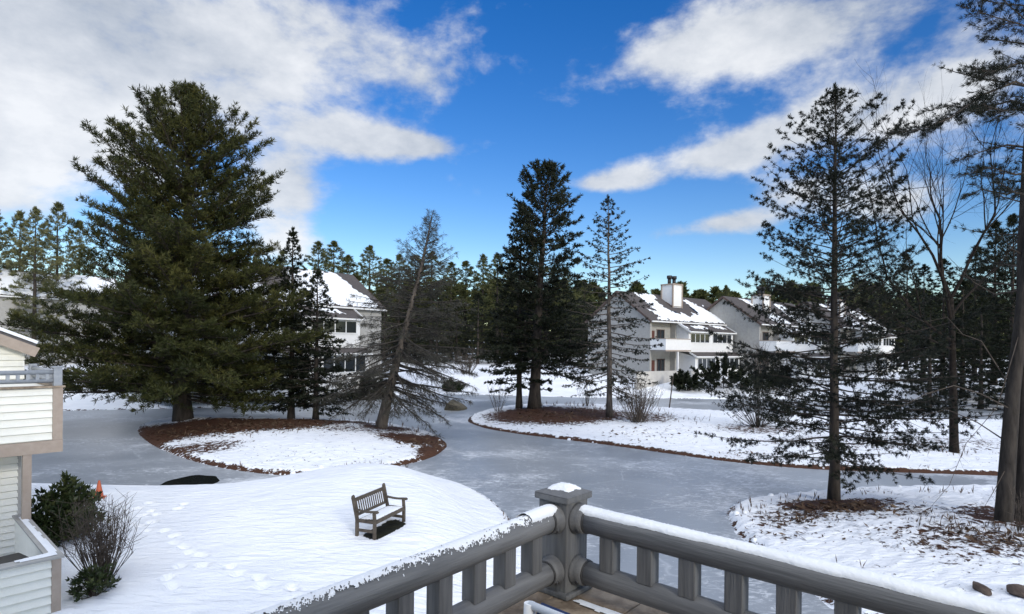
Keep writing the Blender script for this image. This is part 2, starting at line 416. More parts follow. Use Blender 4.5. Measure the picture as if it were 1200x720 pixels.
    ca, sa = .37, .93; bc = (at(438, 626, .93) + at(474, 607, .93)) / 2; ux, uy = (x - bc.x) * ca + (y - bc.y) * sa, -(x - bc.x) * sa + (y - bc.y) * ca - .12
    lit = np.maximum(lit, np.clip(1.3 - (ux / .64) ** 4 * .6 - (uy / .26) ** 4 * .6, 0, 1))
    lit = np.maximum(lit, .22 * (np.maximum.reduce([A, B, C]) > .3))
    shaded_soil = np.clip(1.3 - (ux / .8) ** 4 * .6 - (uy / .5) ** 4 * .6, 0, 1)  # mask of the bare ground and painted shadow below the bench
    return z, lit, shaded_soil

def build_ground():
    def axis(segs):
        out = [segs[0][0]]
        for a, b, st in segs:
            n = max(1, int(round((b - a) / st))); out += [a + (b - a) * (i + 1) / n for i in range(n)]
        return np.array(out)
    xs = axis([(-700, -120, 40), (-120, -40, 2.0), (-40, -16, .3), (-16, 2.5, .07), (2.5, 26, .12), (26, 60, .4), (60, 140, 2.0), (140, 700, 40)])
    ys = axis([(-60, 4, 2.0), (4, 8, .2), (8, 20.5, .07), (20.5, 27, .12), (27, 46, .2), (46, 74, .45), (74, 110, 1.2), (110, 700, 30)])
    X, Y = np.meshgrid(xs, ys)
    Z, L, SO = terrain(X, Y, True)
    far = np.hypot(X, Y); Z = Z + np.clip(far - 130, 0, 600) * .02
    V = np.stack([X.ravel(), Y.ravel(), Z.ravel()], 1)
    nx, ny = len(xs), len(ys); GRID.update(x=xs, y=ys, z=Z)
    I = (np.arange(ny - 1)[:, None] * nx + np.arange(nx - 1)[None]).ravel()
    F = np.stack([I, I + 1, I + nx + 1, I + nx], 1)
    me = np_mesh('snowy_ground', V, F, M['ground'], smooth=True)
    a = me.attributes.new('shaded_soil', 'FLOAT', 'POINT'); a.data.foreach_set('value', SO.ravel().astype(np.float32))
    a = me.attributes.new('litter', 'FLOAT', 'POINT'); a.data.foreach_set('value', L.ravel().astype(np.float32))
    tag(link('snowy_ground', me), 'snow covered lawn, islands and banks of the pond', 'ground', kind='structure')
    mb = MB(); mb.add([(-160, -20, 0), (160, -20, 0), (160, 120, 0), (-160, 120, 0)], [(0, 1, 2, 3)])
    tag(mb.build('pond_ice', M['ice']), 'grey frozen pond winding between the snowy banks', 'ice', kind='structure')
    # thawed hole by the near lawn
    c = at(219, 567); vs = []
    for i in range(40):
        t = 2 * math.pi * i / 40; r = 1 + .06 * math.sin(3 * t + 1) + .04 * math.sin(7 * t)
        vs.append((c.x + .98 * r * math.cos(t), c.y + 1.5 * r * math.sin(t), .004))
    mb = MB(); mb.add(vs, [tuple(range(40))])
    tag(mb.build('open_water', M['water']), 'dark round hole of open water in the ice beside the lawn', 'water', kind='structure')
build_ground()
def gz(x, y):
    xs, ys, Z = GRID['x'], GRID['y'], GRID['z']
    i = min(max(int(np.searchsorted(xs, x)) - 1, 0), len(xs) - 2); j = min(max(int(np.searchsorted(ys, y)) - 1, 0), len(ys) - 2)
    u = min(1, max(0, (x - xs[i]) / (xs[i + 1] - xs[i]))); v = min(1, max(0, (y - ys[j]) / (ys[j + 1] - ys[j])))
    return float((Z[j, i] * (1 - u) + Z[j, i + 1] * u) * (1 - v) + (Z[j + 1, i] * (1 - u) + Z[j + 1, i + 1] * u) * v)
def onground(px, d):
    """a ground point seen at picture column px, d metres away"""
    x = (px - CX) / FPX * d; return Vector((x, d, gz(x, d)))

# ------------------------------------------------------------------ trees
class Tree:
    def __init__(s, seed): s.r = np.random.RandomState(seed); s.w = MB(); s.tw = []; s.C, s.D, s.T = [], [], []; s.lim = MB()
    def trunk(s, pts, rads, n=9):
        s.path = [Vector(p) for p in pts]; s.w.tube(pts, rads, n)
    def at_h(s, h):
        P = s.path
        for a, b in zip(P, P[1:]):
            if h <= b.z: return a.lerp(b, max(0, (h - a.z) / max(1e-6, b.z - a.z)))
        return P[-1].copy()
    def branch(s, p0, az, el, L, curl=0.0, n=6, r0=None, dens=5.0, tl=.34, tmin=.22, tmax=1.5, start=.22, drop=.15, sp=.22, up=.25, sub=True, flat=.18, foliage=True, kr=1.0, keep=1.0, tipf=1.08):
        r = s.r; pts = [np.array(p0, float)]; a, e = az, el
        for k in range(n):
            a += r.normal(0, .07); e = el + curl * (k + 1) / n + r.normal(0, .05)
            d = np.array([math.cos(a) * math.cos(e), math.sin(a) * math.cos(e), math.sin(e)])
            pts.append(pts[-1] + d * L / n)
        s.path_branch(pts, r0 or (.010 * L + .008), dens, tl, tmin, tmax, start, drop, sp, up, flat, foliage, kr, keep, tipf)
    def path_branch(s, pts, r0, dens=5.0, tl=.34, tmin=.22, tmax=1.5, start=.22, drop=.15, sp=.22, up=.25, flat=.18, foliage=True, kr=1.0, keep=1.0, tipf=1.08):
        r = s.r; P = np.array(pts, float); n = len(P) - 1
        s.lim.tube(P, [r0 * (1 - .85 * i / n) * kr for i in range(n + 1)], 4, cap=False)
        L = np.linalg.norm(np.diff(P, axis=0), axis=1).sum()
        nt = max(3, int(L * dens))
        u = start + (1 - start) * np.sort(r.rand(nt)) ** .9
        i = np.minimum((u * n).astype(int), n - 1); f = u * n - i
        B = P[i] * (1 - f)[:, None] + P[i + 1] * f[:, None]
        bd = P[i + 1] - P[i]; bd /= np.linalg.norm(bd, axis=1)[:, None]
        side = np.cross(bd, [0, 0, 1.0]); side /= (np.linalg.norm(side, axis=1)[:, None] + 1e-9)
        sg = np.where(r.rand(nt) < .5, 1, -1)[:, None]; an = r.uniform(.5, 1.05, nt)[:, None]
        td = bd * np.cos(an) + side * sg * np.sin(an) + np.array([0, 0, 1.0]) * r.normal(up * .4, flat, nt)[:, None]
        td /= np.linalg.norm(td, axis=1)[:, None]
        tlen = np.clip(L * tl * (tipf - u) * r.uniform(.55, 1.15, nt) * np.minimum(1, .35 + (u - start) * 3.5), tmin, tmax)
        E = B + td * tlen[:, None]; E[:, 2] -= drop * tlen ** 1.2
        s.tw.append(np.concatenate([B, E, np.full((nt, 1), max(.004, r0 * .22 * kr))], 1))
        # the branch's own leader counts as a twig
        if not foliage: return B, E
        B2 = np.concatenate([B, P[-2:-1]]); E2 = np.concatenate([E, P[-1:]]); l2 = np.linalg.norm(E2 - B2, axis=1)
        tint = np.clip(r.normal(.45, .16), 0, 1)
        for b, e, l in zip(B2, E2, l2):
            if r.rand() > keep: continue
            k = max(2, int(l / sp)); t = (np.arange(k) + r.rand(k) * .8 + .2) / k
            q = b[None] + (e - b)[None] * (.15 + .85 * t)[:, None]
            d = (e - b) / (l + 1e-9)
            s.C.append(q + r.normal(0, .03, q.shape)); dd = np.repeat(d[None], k, 0); dd[:, 2] += up; s.D.append(dd)
            s.T.append(np.clip(np.full(k, tint + r.normal(0, .12)), 0, 1))
        return B, E
    def twig_arrays(s):
        if not s.tw: return np.zeros((0, 3)), np.zeros((0, 4), int)
        A = np.concatenate(s.tw); B, E, rad = A[:, :3], A[:, 3:6], A[:, 6]
        d = E - B; d /= (np.linalg.norm(d, axis=1)[:, None] + 1e-9)
        a = np.cross(d, [.3, .2, 1.0]); a /= (np.linalg.norm(a, axis=1)[:, None] + 1e-9); b = np.cross(d, a)
        V = []
        for k in range(3):
            t = 2.0944 * k; V.append(B + (a * math.cos(t) + b * math.sin(t)) * rad[:, None])
        for k in range(3):
            t = 2.0944 * k; V.append(E + (a * math.cos(t) + b * math.sin(t)) * rad[:, None] * .35)
        N = len(B); V = np.stack(V, 1).reshape(-1, 3); o = np.arange(N)[:, None] * 6
        F = np.concatenate([o + np.array([[k, (k + 1) % 3, 3 + (k + 1) % 3, 3 + k]]) for k in range(3)])
        return V, F
    def needles(s, K=7, ln=.26, w=.05, spread=.8):
        r = s.r
        if not s.C: return np.zeros((0, 3)), np.zeros((0, 4), int), np.zeros(0)
        C, D, T = np.concatenate(s.C), np.concatenate(s.D), np.concatenate(s.T)
        N = len(C); D = D / (np.linalg.norm(D, axis=1)[:, None] + 1e-9)
        X = D[:, None] + spread * r.normal(0, .62, (N, K, 3)); X /= np.linalg.norm(X, axis=2)[..., None]
        Pp = np.cross(X, r.normal(0, 1, (N, K, 3))); Pp /= np.linalg.norm(Pp, axis=2)[..., None]
        l = ln * r.uniform(.6, 1.15, (N, K, 1)); C = C[:, None]
        V = np.stack([C - Pp * 0 + X * 0, C + X * l * .45 + Pp * w / 2, C + X * l, C + X * l * .45 - Pp * w / 2], 2).reshape(-1, 3)
        n = N * K; F = np.arange(n)[:, None] * 4 + np.array([[0, 1, 2, 3]])
        return V, F, np.repeat(T, K)
    def finish(s, name, loc, barkm, leafm, label, cat='tree', group=None, nd=None, rz=0.0, twigm=None):
        root = empty(name, loc, rz, label, cat, group)
        s.w.v += []
        t = s.w.build('trunk', barkm, root)
        V0 = np.array(s.lim.v, float).reshape(-1, 3); F0 = np.array(s.lim.f, int).reshape(-1, 4)
        V1, F1 = s.twig_arrays(); V2, F2, T2 = s.needles(**(nd or {}))
        V = np.concatenate([V0, V1, V2]); F = np.concatenate([F0, F1 + len(V0), F2 + len(V0) + len(V1)])
        mi = np.concatenate([np.zeros(len(F0) + len(F1)), np.ones(len(F2))]); ti = np.concatenate([np.zeros(len(F0) + len(F1)), T2])
        me = np_mesh('crown', V, F, [twigm or barkm, leafm], mi, ti)
        link('crown', me, root)
        return root
def lerp(a, b, t): return a + (b - a) * t
def interp(tab, f): return float(np.interp(f, [t[0] for t in tab], [t[1] for t in tab]))
def copy_tree(o, loc, rz=0.0, sc=1.0, label=None):
    c = o.copy(); COL.objects.link(c); c.location = loc; c.rotation_euler = (0, 0, rz); c.scale = (sc, sc, sc) if not hasattr(sc, '__len__') else sc
    if label: c['label'] = label
    for ch in list(o.children):
        d = ch.copy(); COL.objects.link(d); d.parent = c
    return c
def conifer(seed, H, prof, f0, nbr, el, curl, r_trunk, lean=(0, 0), azmod=None, pw=1.0, top=.012, **kw):
    """prof: (height fraction, branch length); el, curl: tables over the height fraction"""
    T = Tree(seed); r = T.r; n = 12
    T.trunk([(lean[0] * (i / n) ** 1.3 * H + r.normal(0, .004) * H * .3, lean[1] * (i / n) ** 1.3 * H + r.normal(0, .004) * H * .3, -.35 if i == 0 else H * i / n) for i in range(n + 1)],
            [r_trunk * (1.35 if i == 0 else 1) * (1 - i / n) ** .85 + top for i in range(n + 1)])
    for i in range(nbr):
        f = f0 + (1 - f0) * ((i + r.rand()) / nbr) ** pw; f = min(f, .992)
        az = i * 2.39996 + r.normal(0, .3); L = interp(prof, f) * r.uniform(.74, 1.06)
        if azmod: L *= azmod(az, f)
        if L < .12: continue
        p = T.at_h(f * H)
        T.branch(p, az, interp(el, f) + r.normal(0, .09), L, interp(curl, f) + r.normal(0, .08), **kw)
    # leader shoot
    tp = T.path[-1]; T.path_branch([tp - Vector((0, 0, .03 * H)), tp, tp + Vector((0, 0, .02 * H))], .02, dens=18, sp=kw.get('sp', .2), start=.05, tmin=.15, tmax=.35)
    return T

def base(px, py, z=.5):
    p = at(px, py, z); p.z = gz(p.x, p.y); return p
def top_h(p, px, py):
    return EYE - ray(px, py)[1] * p.y - p.z

# ---- the big white pine on the left island
p = base(214, 490); H = top_h(p, 222, 112)
T = conifer(11, H, [(.05, 7.2), (.18, 8.6), (.36, 7.4), (.48, 6.3), (.66, 5.8), (.78, 4.9), (.88, 3.0), (.94, 1.7), (1, .5)], .065, 300,
            [(0, -.08), (.2, 0), (.45, .14), (.7, .40), (.85, .66), (1, 1.15)], [(0, .10), (.4, .25), (.8, .30), (1, .1)], .50, (.010, 0),
            lambda a, f: 1 + .07 * math.sin(a * 2 + 9 * f) + .05 * math.sin(3 * a - 17 * f) + (.08 if math.cos(a) < 0 and f < .5 else 0),
            dens=4.6, tl=.32, tmin=.45, tmax=2.2, start=.14, drop=.02, sp=.23, up=.75, flat=.34, tipf=1.25)
T.finish('pine_tree', p, M['bark'], M['pine'], 'huge broad dark green pine, the tallest tree, on the left island', nd=dict(K=11, ln=.36, w=.042, spread=1.15))

# ---- the two spruces beside it
p = base(341, 486); H = top_h(p, 350, 274)
T = conifer(21, H, [(.06, 2.6), (.2, 3.0), (.45, 2.3), (.7, 1.45), (.85, .8), (1, .12)], .07, 170, [(0, -.25), (.5, -.05), (.8, .25), (1, .8)], [(0, .20), (.6, .25), (1, .2)], .22,
            dens=6, tl=.34, tmin=.2, tmax=1.1, sp=.17, up=.05, drop=.25, start=.15)
T.finish('spruce_tree', p, M['bark'], M['spruce'], 'pointed dark spruce just right of the huge pine, the taller of a close pair', group='pair of spruces on the left island', nd=dict(K=8, ln=.22, w=.050, spread=.6))
p = base(370, 489); H = top_h(p, 372, 322)
T = conifer(22, H, [(.08, 2.4), (.25, 3.0), (.5, 2.1), (.75, 1.2), (1, .2)], .08, 150, [(0, -.25), (.5, -.05), (.8, .25), (1, .8)], [(0, .20), (.6, .25), (1, .2)], .19,
            dens=6, tl=.34, tmin=.2, tmax=1.0, sp=.17, up=.05, drop=.25, start=.15)
T.finish('spruce_tree', p, M['bark'], M['spruce'], 'shorter dark spruce of the close pair, nearer the leaning bare tree', group='pair of spruces on the left island', nd=dict(K=8, ln=.22, w=.050, spread=.6))

# ---- leaning grey, nearly bare conifer at the island's right end
p = base(446, 500); sc_ = p.y / FPX; H = top_h(p, 507, 250)
T = Tree(31); r = T.r
tp = [(446, 508), (448, 495), (456, 460), (465, 425), (474, 390), (484, 350), (494, 312), (501, 280), (507, 250)]
tw = [atd(x, y, p.y) - p for x, y in tp]; T.trunk(tw, [.42, .36, .29, .24, .19, .14, .10, .06, .02])
for i in range(205):
    f = .15 + .84 * ((i + r.rand()) / 205) ** 1.05
    az = i * 2.39996 + r.normal(0, .3); L = interp([(.15, 4.6), (.3, 5.0), (.45, 4.2), (.62, 3.3), (.72, 2.3), (.85, 1.2), (1, .2)], f) * r.uniform(.6, 1.12)
    if math.cos(az) > .2 and f < .5: L *= 1.12
    T.branch(T.at_h(f * H), az, interp([(0, -.30), (.4, -.15), (.7, .15), (1, .75)], f) + r.normal(0, .12), L, interp([(0, .05), (.3, -.15), (.6, .2), (1, .3)], f) + r.normal(0, .15),
             n=7, dens=9.0, tl=.24, tmin=.2, tmax=1.1, start=.16, drop=.40, sp=.20, up=-.15, r0=.012 * L + .010, flat=.35, keep=.9)
T.finish('leaning_tree', p, M['bark_grey'], M['lichen'], 'leaning grey needle-bare conifer with drooping branches at right end of left island', nd=dict(K=5, ln=.28, w=.016, spread=.8), twigm=M['darktwig'])

# ---- centre island
p = base(626, 479); H = top_h(p, 648, 200)
T = conifer(41, H, [(.12, 3.0), (.2, 4.2), (.35, 3.8), (.55, 3.7), (.75, 3.7), (.88, 2.8), (.95, 1.6), (1, .6)], .15, 185,
            [(0, -.20), (.3, -.05), (.6, .22), (.85, .6), (1, 1.1)], [(0, .1), (.5, .22), (1, .2)], .46, (.045, 0),
            lambda a, f: 1 + .14 * math.sin(2 * a + 7 * f) + (.35 if math.cos(a) > .3 and .12 < f < .34 else 0),
            dens=4.8, tl=.32, tmin=.35, tmax=1.7, sp=.24, up=.3, start=.15, drop=.10, tipf=1.2)
T.finish('pine_tree', p, M['bark'], M['spruce'], 'tallest dark pine with thick flared trunk on the centre island', nd=dict(K=8, ln=.36, w=.062, spread=.8))
p = base(608, 477); H = top_h(p, 606, 246)
T = conifer(42, H, [(.10, 3.4), (.2, 2.9), (.5, 2.5), (.75, 1.8), (.9, 1.0), (1, .2)], .10, 150, [(0, -.2), (.5, 0), (.8, .3), (1, .9)], [(0, .1), (.6, .2), (1, .2)], .24,
            dens=6, tl=.34, tmin=.25, tmax=1.1, sp=.2, up=.1, drop=.2)
T.finish('spruce_tree', p, M['bark'], M['spruce'], 'dark spruce with thin straight trunk, left of the thick flared trunk', nd=dict(K=8, ln=.28, w=.06, spread=.6))
p = base(714, 490); H = top_h(p, 703, 235)
T = conifer(43, H, [(.10, 2.2), (.2, 3.6), (.4, 3.4), (.6, 3.0), (.8, 2.2), (.92, 1.1), (1, .15)], .11, 125, [(0, -.40), (.4, -.22), (.7, .05), (1, .7)], [(0, .12), (.5, .35), (1, .2)], .21, (-.018, 0),
            dens=6.5, tl=.26, tmin=.15, tmax=.8, sp=.20, up=.0, drop=.45, start=.15, keep=.9)
T.finish('thin_spruce', p, M['bark_grey'], M['fir'], 'thin sparse spruce with see-through branches, right-hand tree of the centre island trio', nd=dict(K=6, ln=.19, w=.045, spread=.7))

# ---- fir on the right bank
p = base(977, 578, .55); H = top_h(p, 973, 114)
T = conifer(51, H, [(.06, 1.8), (.13, 3.5), (.22, 4.5), (.4, 3.9), (.52, 3.3), (.66, 3.0), (.80, 2.5), (.9, 1.6), (1, .3)], .085, 225,
            [(0, -.25), (.2, -.06), (.45, .10), (.7, .28), (.9, .5), (1, 1.0)], [(0, .10), (.4, .36), (.8, .36), (1, .2)], .165, (-.008, 0),
            lambda a, f: 1 + .15 * math.sin(2 * a + 11 * f) + .1 * math.sin(5 * a),
            dens=7.0, tl=.28, tmin=.16, tmax=1.0, sp=.105, up=.05, drop=.30, start=.15, n=7, keep=.92, kr=.62, flat=.3)
T.finish('fir_tree', p, M['bark'], M['fir'], 'tall open black fir on the snowy right bank, ringed by bare pine straw', nd=dict(K=16, ln=.135, w=.018, spread=.95))

# ---- pines at the right edge of the view
def boughs(T, p, d, lines, **kw):
    for pts in lines:
        T.path_branch([atd(x, y, d + o) - p for x, y, o in pts], **kw)
p = base(1176, 612, .55); d = p.y
T = Tree(61)
T.trunk([atd(x, y, d) - p for x, y in [(1175, 628), (1176, 612), (1181, 540), (1187, 460), (1196, 380), (1206, 290), (1216, 190), (1226, 90), (1236, -20), (1244, -120), (1248, -200)]],
        [.32, .23, .20, .175, .16, .15, .135, .12, .09, .06, .02], 12)
boughs(T, p, d, [
    [(1224, 108, 0), (1190, 96, -.4), (1150, 112, -.8), (1115, 138, -1.1), (1080, 152, -1.3), (1045, 156, -1.4)],
    [(1218, 175, 0), (1180, 170, .5), (1150, 178, .8), (1118, 190, 1.1)],
    [(1216, 200, 0), (1190, 205, -.6), (1160, 196, -1.0), (1130, 205, -1.2)],
    [(1212, 230, 0), (1190, 226, -.8), (1168, 212, -1.5)],
    [(1230, 60, 0), (1200, 30, -.5), (1165, 20, -1.0), (1130, 8, -1.4)],
    [(1230, 70, 0), (1205, 52, .6), (1175, 48, 1.0), (1150, 46, 1.4)],
    [(1234, 10, 0), (1200, -15, .5), (1160, -25, .9), (1120, -20, 1.2)],
    [(1222, 120, 0), (1200, 128, -1.2), (1175, 130, -2.0), (1150, 122, -2.4)],
    [(1222, 130, 0), (1185, 118, .8), (1150, 128, 1.3), (1112, 124, 1.8), (1080, 132, 2.1)],
    [(1214, 215, 0), (1180, 228, .4), (1150, 222, .8), (1128, 232, 1.0)],
    [(1226, 80, 0), (1195, 74, -1.0), (1165, 84, -1.6), (1140, 80, -2.0)],
    [(1226, 90, 0), (1260, 60, 1), (1300, 50, 2)], [(1216, 190, 0), (1250, 180, 1), (1300, 185, 1.6)], [(1238, -40, 0), (1210, -90, .5), (1170, -110, 1)], [(1240, -60, 0), (1280, -100, -1), (1320, -110, -1)],
], r0=.038, dens=12, tl=.26, tmin=.2, tmax=.85, start=.15, drop=.06, sp=.10, tipf=1.2, up=.3, flat=.3)
for i in range(16):
    f = i / 16; T.branch(T.at_h(lerp(12, 20, f)), i * 2.4, .4, lerp(3.2, 1.0, f), .3, n=5, dens=6, tl=.3, tmin=.2, tmax=.8, sp=.14, up=.3)
# its dead lower limbs
T.path_branch([atd(x, y, d + o) - p for x, y, o in [(1196, 385, 0), (1180, 440, -.5), (1168, 478, -.8), (1132, 520, -1.1), (1112, 570, -1.3), (1084, 602, -1.5), (1062, 598, -1.5)]], .013, dens=2.5, tl=.14, tmin=.1, tmax=.5, foliage=False)
T.path_branch([atd(x, y, d + o) - p for x, y, o in [(1185, 480, 0), (1150, 462, -.5), (1118, 452, -.8), (1085, 462, -1.1), (1058, 476, -1.3), (1030, 474, -1.6)]], .020, dens=3, tl=.2, tmin=.1, tmax=.7, foliage=False)
T.path_branch([atd(x, y, d + o) - p for x, y, o in [(1188, 460, 0), (1150, 400, .5), (1128, 392, .8), (1110, 372, 1.0), (1084, 378, 1.3), (1060, 366, 1.6)]], .020, dens=3, tl=.2, tmin=.1, tmax=.7, foliage=False)
T.path_branch([atd(x, y, d + o) - p for x, y, o in [(1200, 340, 0), (1165, 345, .5), (1140, 330, 1.0), (1110, 300, 1.6)]], .028, dens=3, tl=.2, tmin=.1, tmax=.7, foliage=False)
T.path_branch([atd(x, y, d + o) - p for x, y, o in [(1183, 520, 0), (1145, 495, .4), (1110, 480, .8), (1060, 492, 1.0)]], .022, dens=3, tl=.2, tmin=.1, tmax=.6, foliage=False)
T.path_branch([atd(x, y, d + o) - p for x, y, o in [(1181, 545, 0), (1165, 575, -.4), (1150, 600, -.7)]], .016, dens=3, tl=.2, tmin=.1, tmax=.4, foliage=False)
T.finish('pine_tree', p, M['bark_pine'], M['fir'], 'tall pine with bare lower trunk and overhanging boughs near the right edge', nd=dict(K=14, ln=.15, w=.011, spread=.9), twigm=M['twig'])
p = base(1200, 610, .55); d = p.y
T = Tree(62)
T.trunk([atd(x, y, d) - p for x, y in [(1200, 625), (1200, 610), (1201, 500), (1200, 380), (1199, 300), (1203, 200), (1210, 60), (1216, -80)]], [.34, .24, .21, .18, .15, .12, .07, .02], 10)
for i in range(26):
    f = i / 26; T.branch(T.at_h(lerp(6.5, 14.5, f)), i * 2.4 + .4, lerp(.05, .5, f), lerp(2.0, .9, f), .25, n=5, dens=6, tl=.28, tmin=.2, tmax=.7, sp=.15, up=.3)
T.finish('pine_tree', p, M['bark'], M['fir'], 'slimmer pine trunk cut by the right edge, beside the bare-trunked pine', nd=dict(K=12, ln=.15, w=.012, spread=.9))

# ---- bare deciduous tree behind them
def bare_tree(seed, p, pts, rads, forks, name, label, spread=.55, depth=4, l0=2.2, up=.25, cat='tree', m='darkbark', shrink=.72):
    r = np.random.RandomState(seed); mb = MB(); cb = MB()
    mb.tube(pts, rads, 8)
    def grow(q, dv, L, rad, k):
        q = Vector(q); P = [q]; v = Vector(dv).normalized(); n = 4
        for i in range(n):
            v = (v + Vector(r.normal(0, .10, 3)) + Vector((0, 0, up * .12))).normalized(); P.append(P[-1] + v * L / n)
        cb.tube(P, [rad * (1 - .45 * i / n) for i in range(n + 1)], 5 if k > 2 else 3, cap=False)
        if k == 0: return
        for j in range(r.randint(3, 5)):
            t = r.uniform(.35, 1.0); i = min(n - 1, int(t * n)); b = P[i].lerp(P[i + 1], t * n - i)
            w = (v + Vector(r.normal(0, spread, 3))).normalized(); grow(b, w, L * shrink * r.uniform(.7, 1.1), rad * .52 * (1 - .3 * t), k - 1)
        w = (v + Vector(r.normal(0, spread * .4, 3))).normalized(); grow(P[-1], w, L * shrink, rad * .52, k - 1)
    for q, dv, L, rad in forks: grow(q, dv, L, rad, depth)
    root = empty(name, p, 0, label, cat)
    mb.build('trunk', M['darkbark'], root); cb.build('branches', M[m], root); return root
p = base(1118, 528, .5); d = p.y
W = lambda x, y, o=0: atd(x, y, d + o) - p
bare_tree(71, p, [W(1118, 540), W(1118, 520), W(1117, 460), W(1116, 400), W(1114, 350)], [.26, .20, .17, .14, .12],
          [(W(1116, 400), (-.8, .1, .55), 4.9, .085), (W(1115, 380), (-.35, -.3, .9), 5.0, .09), (W(1114, 350), (.05, .2, 1), 4.8, .095), (W(1114, 350), (.35, -.2, .9), 4.6, .085), (W(1115, 370), (.75, .2, .6), 4.4, .07), (W(1116, 410), (-.9, -.3, .25), 4.2, .06)],
          'bare_tree', 'leafless tree with a fan of thin bare branches, behind the pines at the right', .42, 4)

# ---- trees of the far shore: a handful of kinds, copied
def far_kind(seed, kind):
    if kind == 'pine':
        return conifer(seed, 22, [(.08, 2.6), (.25, 3.4), (.4, 3.9), (.6, 3.7), (.78, 2.7), (.9, 1.5), (1, .3)], .10, 100, [(0, -.1), (.5, .1), (.8, .45), (1, 1)], [(0, .15), (1, .25)], .34,
                       dens=3.0, tl=.36, tmin=.5, tmax=1.8, sp=.36, up=.45, start=.22, drop=.1)
    return conifer(seed, 20, [(.03, 4.2), (.3, 3.9), (.6, 2.9), (.85, 1.4), (1, .3)], .02, 110, [(0, -.15), (.5, 0), (1, .8)], [(0, .2), (1, .2)], .3,
                   dens=3.2, tl=.4, tmin=.4, tmax=1.4, sp=.42, up=.1, drop=.2)
FARM = {}
for k, (sd, kind) in enumerate([(101, 'pine'), (102, 'pine'), (103, 'pine'), (104, 'pine'), (111, 'spruce'), (112, 'spruce')]):
    FARM[k] = (sd, kind, far_kind(sd, kind))
protos = {}
def far_tree(k, px, d, ytop, label, group, name=None, leaf=None, wide=1.0):
    q = onground(px, d); H = top_h(q, px, ytop); sd, kind, T = FARM[k]; key = (k, leaf)
    s = H / (22.4 if kind == 'pine' else 20.4); rz = (px * 1.37) % 6.28
    if key not in protos:
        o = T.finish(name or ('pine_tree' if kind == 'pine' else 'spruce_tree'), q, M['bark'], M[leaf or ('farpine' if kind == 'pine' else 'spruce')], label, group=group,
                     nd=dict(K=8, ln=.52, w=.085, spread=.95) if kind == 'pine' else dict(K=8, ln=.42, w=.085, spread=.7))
        protos[key] = o; o.rotation_euler = (0, 0, rz); o.scale = (s * wide, s * wide, s); o['group'] = group
    else:
        o = copy_tree(protos[key], q, rz, (s * wide, s * wide, s), label); o['group'] = group; o['category'] = 'tree'
    return o
# sunlit pines behind the left-hand house
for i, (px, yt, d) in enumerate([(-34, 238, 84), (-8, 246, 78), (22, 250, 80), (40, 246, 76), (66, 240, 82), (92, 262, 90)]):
    far_tree(i % 4, px, d, yt, 'sunlit tall pine in the stand at the far left, left of the huge pine', 'sunlit pines at the far left', leaf='sunpine')
_lab = 'tall pine in the dense far treeline between the left-hand house and the centre island'
for i, (px, yt, d) in enumerate([(372, 290, 122), (390, 286, 130), (407, 298, 118), (432, 294, 120), (452, 305, 132), (467, 296, 124), (486, 304, 135), (505, 296, 126), (528, 304, 122), (545, 310, 130), (565, 298, 124), (582, 305, 118), (600, 310, 128), (620, 312, 124), (640, 318, 130), (662, 318, 122), (684, 325, 128)]):
    far_tree(i % 4, px, d, yt + (i * 37 % 11) - 5, _lab, 'far treeline pines', wide=1.25 + .12 * (i * 7 % 5))
for i, (px, yt, d) in enumerate([(395, 345, 108), (425, 340, 110), (450, 350, 106), (480, 345, 108), (512, 340, 104), (535, 352, 108), (560, 345, 104), (588, 348, 108), (615, 345, 104), (640, 350, 108), (668, 345, 102), (690, 352, 106)]):
    far_tree(4 + i % 2, px, d, yt, 'lower bushy spruce under the far treeline pines', 'lower spruces of the far treeline', wide=1.5)
# dark stand on the far shore at the right
for i, (px, yt, d, k) in enumerate([(1030, 325, 100, 0), (1062, 300, 96, 1), (1082, 312, 72, 4), (1105, 306, 62, 5), (1128, 330, 60, 4), (1142, 290, 74, 2), (1165, 262, 66, 3), (1186, 255, 60, 1), (1215, 270, 64, 0), (1245, 250, 70, 2), (1090, 355, 56, 5), (1150, 350, 55, 4), (1190, 345, 54, 5), (1225, 330, 56, 4)]):
    far_tree(k, px, d, yt, 'dark conifer in the shaded stand behind the bare tree at the right', 'dark stand at the right', leaf='spruce', wide=1.35 if k > 3 else 1.1)
for i, (px, yt, d, k) in enumerate([(850, 336, 118, 1), (893, 328, 120, 2), (938, 334, 118, 0), (1000, 322, 116, 3)]):
    far_tree(k, px, d, yt, 'pine top showing above the roofs of the right-hand houses', 'pines behind the right-hand houses')
for i, (px, yt, d, k) in enumerate([(130, 318, 100, 0), (170, 300, 98, 3), (260, 305, 100, 1), (300, 300, 96, 2), (330, 296, 110, 0)]):
    far_tree(k, px, d, yt, 'pine half hidden behind the crown of the huge pine', 'pines behind the huge pine')

